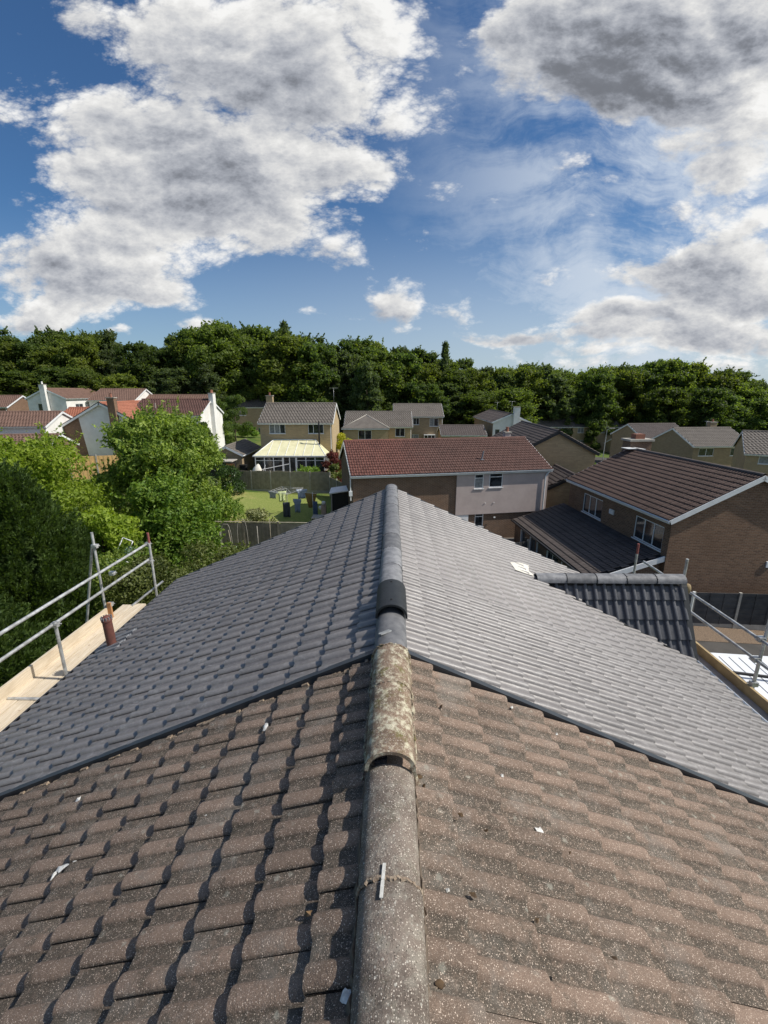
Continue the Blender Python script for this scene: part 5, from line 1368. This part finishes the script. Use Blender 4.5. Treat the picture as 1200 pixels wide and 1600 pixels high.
# ---- near trees and shrubs
rng = np.random.default_rng(3)
tree('tree', 'large fresh green fruit tree in the middle left, hiding the white houses', 'tree', (-12.8, 24.5, G(-12, 24)), tree_meshes(31, 6.95, 3.45, 1.2, 60, 42000, .105, 'cherry', .2, .5, 'round', (.16, .30), .7, .14, 22, 700), .4)
tree('tree', 'low bright green maple in front of the large fruit tree', 'tree', (-10.8, 19.8, G(-10, 20) - .2), tree_meshes(32, 4.8, 2.7, .4, 46, 34000, .085, 'maple', .14, .6, 'round', (.18, .34), .8, .08, 16, 500), 1.1)
tree('tree', 'vivid lime green tree behind the dark conifer at the left edge', 'tree', (-16.3, 18.2, G(-15, 18)), tree_meshes(33, 6.5, 3.5, 1.0, 44, 36000, .085, 'lime', .2, .55, 'round', (.18, .34), .7, .10, 16, 500), 2.0)
tree('tree', 'lime green side growth between the dark conifer and the fruit tree', 'tree', (-12.2, 17.5, G(-12, 17)), tree_meshes(34, 3.7, 1.7, 1.0, 22, 12000, .08, 'lime', .1, .55, 'round', (.22, .4), .7, .10, 8), 0)
def shrub(name, label, loc, H, R, nl, n_, size, mat, seed, asp=.55, cat='shrub', group=None, rl=(.28, .5), parts=('foliage', 'stem')):
    return tree(name, label, cat, loc, tree_meshes(seed, H, R, .05, nl, n_, size, mat, .05, asp, 'round', rl, .9, .08, 6, int(n_ / 120)), seed * .7, group=group, parts=parts)
shrub('shrub', 'olive green twiggy bush behind the end of the left scaffold', (-7.7, 12.9, G(-7, 13)), 3.6, 1.7, 30, 20000, .052, 'shrub', 41)
shrub('shrub', 'olive green bush nearer the roof, right of the red topped scaffold post', (-7.0, 16.0, G(-7, 16)), 2.9, 1.7, 26, 15000, .055, 'shrub', 42)
shrub('shrub', 'leafy bush filling the gap between conifer and left scaffold raker', (-9.6, 14.2, G(-9, 14)), 3.2, 1.6, 24, 14000, .055, 'cherry', 43)
shrub('round_bush', 'dense clipped round green bush at the left end of the lawn fence', (-14.0, 36.3, .75), 2.5, 1.35, 22, 12000, .07, 'round', 44, rl=(.4, .6))
shrub('shrub', 'light green shrub at the left edge of the lawn', (-14.2, 30.6, .7), 2.3, 1.5, 16, 8000, .08, 'cherry', 45)
shrub('shrub', 'small green shrub under the fruit tree beside the dry lawn patch', (-11.9, 27.0, .6), 1.5, 1.1, 14, 6000, .07, 'maple', 46)
shrub('hedge', 'low bright green hedge at the near edge of the lawn, left piece', (-10.4, 25.8, .65), 2.25, 1.5, 18, 8000, .06, 'maple', 47, cat='hedge')
shrub('hedge', 'variegated cream and green low shrub at the near edge of the lawn', (-8.3, 25.6, .62), 1.75, 1.2, 16, 8000, .06, 'mixed', 48, cat='hedge')
shrub('shrub', 'small green climber beside the lower fence post, near the roof edge', (-5.7, 23.9, .5), .95, .6, 8, 2200, .06, 'maple', 49)
shrub('hedge', 'bright green clipped hedge on the conservatory patio behind the fence', (-7.4, 39.4, .9), 1.75, 1.35, 18, 9000, .07, 'maple', 50, cat='hedge', rl=(.3, .45))
shrub('shrub', 'dark red leaved bush between the fence and the red roof', (-5.6, 41.8, .8), 2.9, 1.15, 16, 8000, .08, 'red', 51)
shrub('shrub', 'olive bush below the dark red one', (-5.2, 39.6, .7), 2.2, 1.1, 14, 6000, .08, 'shrub', 52)
shrub('shrub', 'golden yellow bush beside the conservatory house', (-5.2, 50.5, .8), 3.9, 1.4, 14, 7000, .09, 'gold', 53)
shrub('shrub', 'lime green rounded shrub in front of the buff house by the wood', (-30.5, 76.5, 1.8), 2.2, 2.0, 12, 4500, .14, 'lime', 54)
shrub('shrub', 'smaller olive shrub left of the white door', (-24.5, 75.5, 1.8), 1.8, 1.6, 12, 4000, .14, 'maple', 55)
shrub('shrub', 'round green shrub on the lawn by the lamp post', (26.6, 58.5, -1.2), 1.4, 1.1, 10, 3000, .09, 'maple', 56)
shrub('shrub', 'dark climber covering the wall of the right distant house', (38.6, 86.6, -2.0), 5.2, 1.5, 16, 5000, .14, 'wood_b', 57)
shrub('shrub', 'small orange-yellow shrub at the gap of the distant pair', (34.6, 86.8, -2.0), 2.4, 1.0, 10, 2500, .13, 'gold', 58)
shrub('shrub', 'green shrub at the foot of the pink house, beside the lean-to', (6.7, 23.2, -.4), 1.3, .9, 12, 3500, .06, 'round', 59)
shrub('shrub', 'pale green young shrub just above the roof edge below the pink wall', (3.5, 22.6, -.4), 1.55, .5, 8, 1800, .05, 'mixed', 60)
shrub('hedge', 'green bush at the right edge beyond the brick house', (38.5, 41.0, -2.0), 3.4, 1.6, 12, 5000, .1, 'maple', 61)
for i, (x, y, h, lab) in enumerate(((-24.5, 62, 6.6, 'dark bushy tree beside the right end of the white house'), (-20.4, 47.5, 4.7, 'dark narrow conifer left of the small outbuilding'), (-23.2, 66, 7.2, 'dark green tree filling the gap behind the white gable chimney'))):
    tree('tree', lab, 'tree', (x, y, G(x, y)), tree_meshes(70 + i, h, 1.5 if i == 1 else 2.3, .4, 26, 8000, .12, 'wood_b', .12, .6, 'dome' if i == 1 else 'round', (.25, .42), .8, .06, 6))
tree('tree', 'white flowering shrub below the tan fence', 'tree', (-17.6, 26.5, 1.0), tree_meshes(75, 2.4, 1.3, .3, 12, 3500, .08, 'mixed', .06, .6, 'round', (.25, .42), .8, .06, 6))
shrub('shrub', 'bright green shrub mass under the tan fence, beside the fruit tree', (-18.5, 29.5, 1.1), 2.6, 2.4, 18, 8000, .09, 'lime', 76)

# dark conifers by the scaffold: upright feathery sprays
def conifer(label, loc, H, R, n_, seed, size=.075):
    rng = np.random.default_rng(seed)
    npl = int(n_ / 95); z = rng.random(npl) ** .8 * H * .97; a = rng.random(npl) * 2 * pi; f = z / H
    env = R * np.where(f < .3, .85 + .15 * f / .3, np.sqrt(np.clip(1 - ((f - .3) / .72) ** 2.4, 0, 1)))
    lump = np.zeros(npl)
    for k in range(46):                                   # upright tongues of foliage with hollows between
        pa, pz, pr, ph = rng.random() * 2 * pi, rng.random() * H, rng.uniform(.25, .5), rng.uniform(1.2, 2.6)
        q = ((np.abs((a - pa + pi) % (2 * pi) - pi) * R) / pr) ** 2 + ((z - pz) / ph) ** 2
        lump = np.maximum(lump, np.sqrt(np.clip(1 - q, 0, 1)) * pr)
    r = np.maximum(.05, env * (1 - .16 * rng.random(npl)) + lump * .9 - .35)
    B = np.stack([r * np.cos(a), r * np.sin(a), z], 1)
    ax = np.stack([np.cos(a) * .42, np.sin(a) * .42, np.ones(npl)], 1) + rng.normal(size=(npl, 3)) * .16; ax /= np.linalg.norm(ax, axis=1)[:, None]
    ln = rng.uniform(.35, .85, npl); ii = np.repeat(np.arange(npl), 95); n_ = len(ii); t_ = rng.random(n_) ** .8
    th = rng.random(n_) * 2 * pi; e1 = np.cross(ax, [0.3, .2, 1.]); e1 /= np.linalg.norm(e1, axis=1)[:, None]; e2 = np.cross(ax, e1)
    rad = .15 * np.sin(np.pi * np.clip(.12 + .88 * t_, 0, 1)) ** .7 * (.35 + .65 * rng.random(n_)) * np.repeat(rng.uniform(.7, 1.3, npl), 95)
    o_ = e1[ii] * np.cos(th)[:, None] + e2[ii] * np.sin(th)[:, None]
    C = B[ii] + ax[ii] * (ln[ii] * t_)[:, None] + o_ * rad[:, None]
    nr = o_ + np.stack([np.cos(a), np.sin(a), np.full(npl, .2)], 1)[ii] * .5
    tip = ax[ii] + o_ * .55 + rng.normal(size=(n_, 3)) * .22
    tip /= np.linalg.norm(tip, axis=1)[:, None]; s = size * rng.uniform(.6, 1.5, (n_, 1))
    side = np.cross(tip, nr); side /= np.linalg.norm(side, axis=1)[:, None] + 1e-9
    V = np.stack([C - tip * s, C + side * s * .36, C + tip * s, C - side * s * .36], 1).reshape(-1, 3)
    t = thing('conifer', label, 'conifer', loc)
    link('foliage', npmesh('foliage', V, np.arange(n_ * 4).reshape(-1, 4), LF['conifer']), t)
    # inner dark body so that gaps read as depth
    n2 = 9000; a2 = rng.random(n2) * 2 * pi; z2 = rng.random(n2) * H * .93; r2 = R * .72 * np.sqrt(np.clip(1 - (z2 / H) ** 2.6, 0, 1))
    C2 = np.stack([r2 * np.cos(a2), r2 * np.sin(a2), z2], 1); V2, F2 = leaves(rng, C2, np.stack([np.cos(a2), np.sin(a2), .2 * np.ones(n2)], 1), .2, .7)
    link('inner_foliage', npmesh('inner_foliage', V2, F2, LF['conifer']), t)
    mb = MB(); mb.tube((0, 0, -.5), (0, 0, H * .8), .18, 8, .04); mb.build('trunk', M['bark'], t)
conifer('tall dark green conifer beside the left scaffold, rounded top', (-11.2, 11.6, .5), 6.5, 2.15, 170000, 1, .05)
conifer('second dark conifer merging with the tall one at the left edge', (-12.9, 9.0, .5), 5.1, 2.3, 60000, 2, .055)
conifer('lower dark conifer beneath the scaffold boards on the left', (-9.5, 8.0, .4), 4.3, 1.85, 70000, 3, .05)

# cabbage patch
t = thing('vegetable_plant', 'pale blue-green leafy cabbage plant in the vegetable bed', 'plant', (-7.9, 21.0, .5))
rng = np.random.default_rng(9)
me0 = None
for i in range(26):
    a = rng.random() * 2 * pi; r = rng.random() * .75; L = .32; mb = MB()
    for k in range(4):
        w0, w1 = (.04, .12, .15, .11, .01)[k], (.04, .12, .15, .11, .01)[k + 1]
        x0, x1 = k * L / 4, (k + 1) * L / 4; z0, z1 = (.0, .08, .13, .12, .06)[k], (.0, .08, .13, .12, .06)[k + 1]
        mb.face([(x0, -w0, z0 + .03), (x0, 0, z0), (x1, 0, z1), (x1, -w1, z1 + .03)][::-1]); mb.face([(x0, 0, z0), (x0, w0, z0 + .03), (x1, w1, z1 + .03), (x1, 0, z1)][::-1])
    if me0 is None: me0 = mb.mesh('leaf', LF['cabbage'])
    link('leaf', me0, t, Matrix.Translation((r * cos(a), r * sin(a) * .6, .35 + rng.random() * .5)) @ Matrix.Rotation(a + rng.normal() * .5, 4, 'Z') @ Matrix.Rotation(-rng.random() * .7, 4, 'Y'))
print('plants ok', cnt)

# ================================================================== GARDEN THINGS
def rotary():
    t = thing('rotary_clothes_line', 'rotary clothes line standing on the lawn', 'clothes line', (-7.55, 30.9, .75))
    MB().tube((0, 0, -.1), (0, 0, 1.85), .025, 8).build('pole', M['steel'], t)
    tips = []
    for i in range(4):
        a = i * pi / 2 + .5; e = (1.25 * cos(a), 1.25 * sin(a), 1.75); tips.append(Vector(e))
        MB().tube((0, 0, 1.35), e, .014, 6).build('arm', M['steel'], t)
    mb = MB()
    for f in (.45, .65, .85, 1.0):
        for i in range(4):
            a, b = [Vector((0, 0, 1.35)).lerp(tips[j % 4], f) for j in (i, i + 1)]; mb.tube(a, b, .006, 4)
    for p in tips: mb.tube((0, 0, 1.85), p, .006, 4)
    mb.build('line', M['upvc'], t)
rotary()
def cloth(name, label, cat, p, w, h, rz, mat, shape='rect', seed=0):
    mb = MB(); n = 6; r = random.Random(seed); o = Matrix.Translation(p) @ Matrix.Rotation(rz, 4, 'Z')
    wd = {'rect': lambda f: 1, 'tri': lambda f: 1 - .55 * f, 'shirt': lambda f: 1.25 if f < .3 else .85}[shape]
    nv = 5; prev = None
    for j in range(nv + 1):
        f = j / nv; row = [o @ Vector(((i / n - .5) * w * wd(f), .045 * sin(i * 2.1 + seed) * (.4 + f), -h * f)) for i in range(n + 1)]
        if prev:
            for i in range(n): mb.face([prev[i], prev[i + 1], row[i + 1], row[i]], None, True)
        prev = row
    ob = mb.build(name, mat); md = ob.modifiers.new('thickness', 'SOLIDIFY'); md.thickness = .012
    return tag(ob, label, cat)
C_ = lambda n, c: pmat(n, c, tuple(q * .75 for q in c), 6, .95, .004, 30, rnd=0)
cloth('towel', 'dark slate towel hanging lowest on the rotary line', 'towel', (-7.45, 30.2, 1.75), .5, 1.15, .1, C_('slate_cloth', (.06, .07, .09)))
cloth('shirt', 'pale yellow-green top hanging on the rotary line', 'shirt', (-7.85, 30.7, 2.42), .5, .75, .4, C_('yellow_cloth', (.60, .68, .34)), 'shirt', 2)
cloth('shirt', 'light blue shirt hanging beside the slate towel', 'shirt', (-6.75, 30.6, 1.9), .5, 1.0, -.2, C_('blue_cloth', (.26, .32, .44)), 'shirt', 3)
cloth('shirt', 'white and blue striped top at the right of the rotary line', 'shirt', (-6.55, 31.3, 2.45), .65, .7, .2, C_('white_blue_cloth', (.52, .58, .68)), 'shirt', 4)
cloth('shirt', 'grey and white garment at the left end of the rotary line', 'shirt', (-8.6, 31.1, 2.35), .6, .55, -.3, C_('grey_cloth', (.35, .38, .42)), 'shirt', 5)
cloth('cloth', 'mustard brown cloth hanging beside the flower pots', 'cloth', (-5.75, 30.6, 2.35), .85, 1.1, .1, C_('mustard_cloth', (.30, .20, .07)), 'tri', 6)
cloth('trousers', 'blue jeans hanging beside the pale post', 'trousers', (-5.35, 29.9, 1.9), .32, 1.35, .1, C_('denim', (.09, .13, .22)), 'rect', 7)
t = thing('clothes_prop', 'second drying stand with the mustard cloth, at the lawn edge', 'drying stand', (-5.6, 30.4, .65))
MB().tube((0, 0, -.1), (0, 0, 1.8), .02, 6).build('pole', M['upvc'], t); MB().tube((-.75, .1, 1.75), (.45, -.3, 1.75), .012, 5).build('rail', M['upvc'], t)
# statue-like pale post, pots, barbecue
t = thing('garden_post', 'pale brick coloured pillar with white ball lights at the patio corner', 'pillar', (-4.75, 29.9, .55))
MB().boxb(-.16, .16, -.16, .16, 0, 1.1).build('pillar', pmat('pale_brick', (.42, .31, .25), (.34, .25, .2), 9, .9, .01, 30), t)
mb = MB()
for z in (1.1, .75):
    mb.lathe([(0, 0), (.12, .04), (.16, .14), (.12, .24), (0, .28)], 10, (0 if z > 1 else -.22, 0, z))
mb.build('ball_light', M['white_wall'], t)
t = thing('barbecue', 'dark cabinet with a pale lid and cream pots inside, on the patio', 'barbecue', (-4.5, 27.2, .5))
MB().boxb(-.55, .55, -.1, .45, .0, .85).build('body', M['black'], t); MB().boxb(-.6, .6, -.3, .5, .98, 1.05).build('lid', M['conc'], t)
mb = MB(); mb.boxb(-.55, -.5, -.28, .45, .85, .98); mb.boxb(.5, .55, -.28, .45, .85, .98); mb.build('side_support', M['black'], t)
for i, (x, z, c) in enumerate(((-.25, .25, 'white_wall'), (.12, .2, 'skin_cream'), (.14, .5, 'white_wall'), (-.02, .62, 'skin_cream'))):
    mb = MB(); mb.lathe([(0, 0), (.10, 0), (.15, .22), (.12, .24), (.1, .1)], 10, (-4.5 + x, 26.95, .5 + z - .2 if z < .4 else .5 + z))
    tag(mb.build('plant_pot', M[c]), ['white pot at the left front of the dark patio cabinet', 'cream pot at the right front of the dark patio cabinet', 'white pot stacked above the cream pot at the cabinet', 'topmost cream pot on the dark cabinet'][i], 'pot')
for i, (x, y, c, lab) in enumerate(((-4.2, 32.4, 'red', 'red flowering pot plant left of the others on the patio'), (-3.75, 32.9, 'maple', 'tall green pot plant against the short fence'), (-3.4, 32.1, 'red', 'small red pot plant nearest the white topped cabinet'), (-4.5, 33.4, 'mixed', 'pale flowering pot plant at the back of the patio'))):
    t = thing('pot_plant', lab, 'pot plant', (x, y, .45)); MB().lathe([(0, 0), (.13, 0), (.18, .3), (.15, .3)], 10).build('pot', M['chim'], t)
    rng = np.random.default_rng(90 + i); P, d = crown_pts(rng, lobe_set(rng, .85, .3, .3, 6), 900); V, F = leaves(rng, P, d, .05); link('foliage', npmesh('foliage', V, F, LF[c]), t)
t = thing('garden_cabinet', 'dark narrow garden store with a white sloping lid beside the brick wall', 'cabinet', (-3.5, 29.2, .45))
MB().boxb(-.55, .6, 0, 1.0, 0, 2.15).build('body', M['black'], t)
MB().boxb(-.62, -.54, -.06, 0.02, 0, 2.2).build('post', M['conc'], t)
mb = MB(); mb.boxb(-.72, .62, -.15, 1.1, 0, .07, Matrix.Translation((0, 0, 2.28)) @ Matrix.Rotation(-.16, 4, 'Y') @ Matrix.Rotation(.1, 4, 'X')); mb.build('lid', M['upvc'], t)
mb = MB(); mb.boxb(.70, .85, -.1, 1.2, 1.7, 2.9); tag(mb.build('gate_post', pmat('brown_board', (.20, .12, .09), (.14, .09, .07), 5, .9, .003, 30), None, Matrix.Translation((-3.5, 29.2, .45))), 'brown board post between the white lidded store and the brick wall', 'post')
# stakes and hoops in the vegetable bed
for i, (x, y, h, lean, lab) in enumerate(((-9.3, 22.6, 1.9, .02, 'pale stake left of the garden hoops'), (-8.55, 22.4, 1.7, -.10, 'leaning cane right of the first hoop'), (-7.2, 22.5, 1.9, .0, 'cane in the middle of the vegetable bed'), (-6.55, 22.6, 2.3, .01, 'tallest cane right of the middle of the bed'), (-6.35, 21.6, 1.1, .04, 'short thick stake right of the cabbage'))):
    mb = MB(); mb.tube((x, y, .4), (x + lean * h, y, .45 + h), .022, 6); tag(mb.build('garden_stake', M['old_fence'] if i % 2 else M['conc']), lab, 'stake', 'stakes in the vegetable bed')
for i, (x, y, w_, h_, lab) in enumerate(((-8.7, 22.0, .28, 2.1, 'tall thin arched hoop over the left of the bed'), (-8.05, 22.6, .28, 2.2, 'tall thin arched hoop, second from the left'), (-6.1, 21.6, .22, 1.25, 'small low hoop at the right of the bed'))):
    mb = MB(); pr = None
    for j in range(17):
        a = pi * j / 16; p = Vector((x - cos(a) * w_, y, .5 + h_ * min(1, .05 + sin(a) ** .45))) if j not in (0, 16) else Vector((x - cos(a) * w_, y, .4))
        if pr is not None: mb.tube(pr, p, .012, 5)
        pr = p
    tag(mb.build('garden_hoop', M['conc']), lab, 'hoop', 'hoops in the vegetable bed')
for i, (x, y, s_, lab) in enumerate(((-9.05, 20.4, .22, 'pile of pale stones in the corner below the maple'), (-6.6, 20.9, .16, 'pale stone beside the short stake'))):
    mb = MB(); r = random.Random(i)
    for k in range(7 if i == 0 else 2): 
        c = (x + r.uniform(-.4, .4) * (1 - i), y + r.uniform(-.2, .2), .62 + r.uniform(0, .15)); mb.lathe([(0, -s_ * .4), (s_ * .8, -.05), (s_ * .7, s_ * .3), (0, s_ * .45)], 6, c)
    tag(mb.build('stone', M['patio']), lab, 'stones')
t = thing('parasol', 'closed cream parasol leaning on the conservatory patio', 'parasol', (-12.6, 40.9, .95))
MB().tube((0, 0, 0), (.75, .1, 1.7), .025, 8).build('pole', M['upvc'], t); mb = MB(); mb.lathe([(.42, 0), (.5, .3), (.38, .8), (.15, 1.15), (0, 1.25)], 9); mb.build('folded_canopy', M['skin_cream'], t, Matrix.Translation((-.15, 0, .6)) @ Matrix.Rotation(.2, 4, 'Y'))
MB().tube((-.9, .1, 1.0), (2.9, .4, 1.75), .03, 8).build('boom', M['upvc'], t)
t = thing('wheelie_bin', 'green lidded wheelie bin by the door of the buff house', 'bin', (-23.9, 81.5, 1.75))
MB().boxb(-.35, .35, -.3, .3, 0, 1.05).build('body', pmat('bin_green', (.03, .09, .05), None, 4, .5, 0), t); MB().boxb(-.38, .38, -.34, .34, 1.05, 1.14).build('lid', pmat('bin_lid_green', (.05, .20, .10), None, 4, .5, 0), t)
t = thing('wheelie_bin', 'black wheelie bin in the passage beside the conservatory', 'bin', (-15.3, 45.0, .95))
MB().boxb(-.3, .3, -.3, .3, 0, 1.0).build('body', M['black'], t); MB().boxb(-.33, .33, -.34, .34, 1.0, 1.08).build('lid', M['black'], t)
t = thing('lamp_post', 'slim grey street lamp in front of the distant pair of houses', 'street lamp', (28.5, 60.0, G(28, 60)))
MB().tube((0, 0, -.2), (.1, 0, 5.6), .07, 8, .045).build('pole', M['steel'], t); MB().tube((.1, 0, 5.6), (.6, 0, 5.8), .035, 6).build('arm', M['steel'], t); MB().boxb(.45, 1.1, -.12, .12, 5.74, 5.86).build('lamp_head', M['conc'], t)
t = thing('satellite_dish', 'white upturned dish-like garden chair frame in the bushes left of the scaffold', 'chair', (-10.0, 15.2, 3.35))
t.name = 'garden_chair'
mb = MB(); 
for a, b in (((-.3, 0, 0), (.1, .1, .75)), ((.1, 0, 0), (.45, .1, .6)), ((-.3, 0, 0), (.3, -.1, -.15)), ((.3, -.1, -.15), (.55, 0, .35)), ((.1, .1, .75), (.45, .1, .6))): mb.tube(a, b, .018, 6)
mb.build('frame', M['upvc'], t); mb = MB(); mb.face([(-.05, 0, .05), (.35, 0, .0), (.5, .1, .35), (.2, .1, .4)]); mb.build('seat', pmat('pale_teal_cloth', (.35, .50, .48), None, 5, .8, 0), t)
t['label'] = 'white framed garden chair with teal seat caught among the bushes left of the scaffold'

# white lorry under the right scaffold
t = thing('lorry', 'white lorry parked on the driveway under the right scaffold', 'lorry', (9.9, 9.4, -.85), radians(-6))
mb = MB(); mb.boxb(-1.1, 1.7, .35, 2.9, .9, 2.30)
cabm = mb.build('body', M['white_paint'], t)
mb = MB()
for i in range(10): mb.boxb(-.95 + i * .28, -.938 + i * .28, .75, 2.7, 2.30, 2.312)
mb.build('roof_rib', M['lead'], t, kind='stuff')
mb = MB(); mb.boxb(-1.1, 1.7, .15, .35, 1.95, 2.18); mb.boxb(-1.1, 1.7, .05, .35, .5, 1.2); mb.build('front_panel', M['white_paint'], t)
mb = MB(); mb.face([(-1.05, .04, 1.68), (1.65, .04, 1.68), (1.65, .16, 2.14), (-1.05, .16, 2.14)]); mb.face([(-1.05, .04, 1.68), (-1.05, .3, 1.68), (-1.05, .3, 2.14), (-1.05, .16, 2.14)]); vis = mb.build('visor', M['teal'], t)
mb = MB(); mb.face([(-1.0, -.12, 1.15), (1.6, -.12, 1.15), (1.6, .12, 1.95), (-1.0, .12, 1.95)]); mb.face([(-1.1, .35, 1.15), (-1.0, -.12, 1.15), (-1.0, .12, 1.95), (-1.1, .35, 1.95)]); mb.build('windscreen', M['glass'], t)
cu = bpy.data.curves.new('lettering', 'FONT'); cu.body = 'ISUZU'; cu.size = .30; cu.extrude = .004; cu.align_x = 'LEFT'; cu.space_character = 1.25
to = bpy.data.objects.new('lt', cu); COL.objects.link(to); bpy.context.view_layer.update()
me = bpy.data.meshes.new_from_object(to.evaluated_get(bpy.context.evaluated_depsgraph_get())); bpy.data.objects.remove(to); me.materials.clear(); me.materials.append(M['ink'])
link('lettering', me, vis, Matrix.Translation((-.45, .095, 1.80)) @ Matrix.Rotation(radians(75), 4, 'X'))
mb = MB(); mb.tube((-.3, 1.7, 2.42), (1.3, 1.5, 2.42), .045, 8); mb.tube((-.55, 1.9, 2.33), (-.4, 1.55, 2.5), .05, 8); mb.build('roof_bar', M['black'], t)
for x in (-.95, 1.55):
    for y in (.9, 2.5):
        w_ = MB(); w_.tube((x - .1, y, .38), (x + .1, y, .38), .38, 20); wo = w_.build('wheel', M['tyre'], t); MB().tube((x - .11, y, .38), (x + .11, y, .38), .2, 14).build('rim', M['steel'], wo)
mb = MB(); mb.boxb(-1.0, 1.6, .3, 2.9, .5, .9); mb.build('chassis', M['black'], t)
print('things', len([o for o in bpy.data.objects if o.parent is None]), 'objects', len(bpy.data.objects))
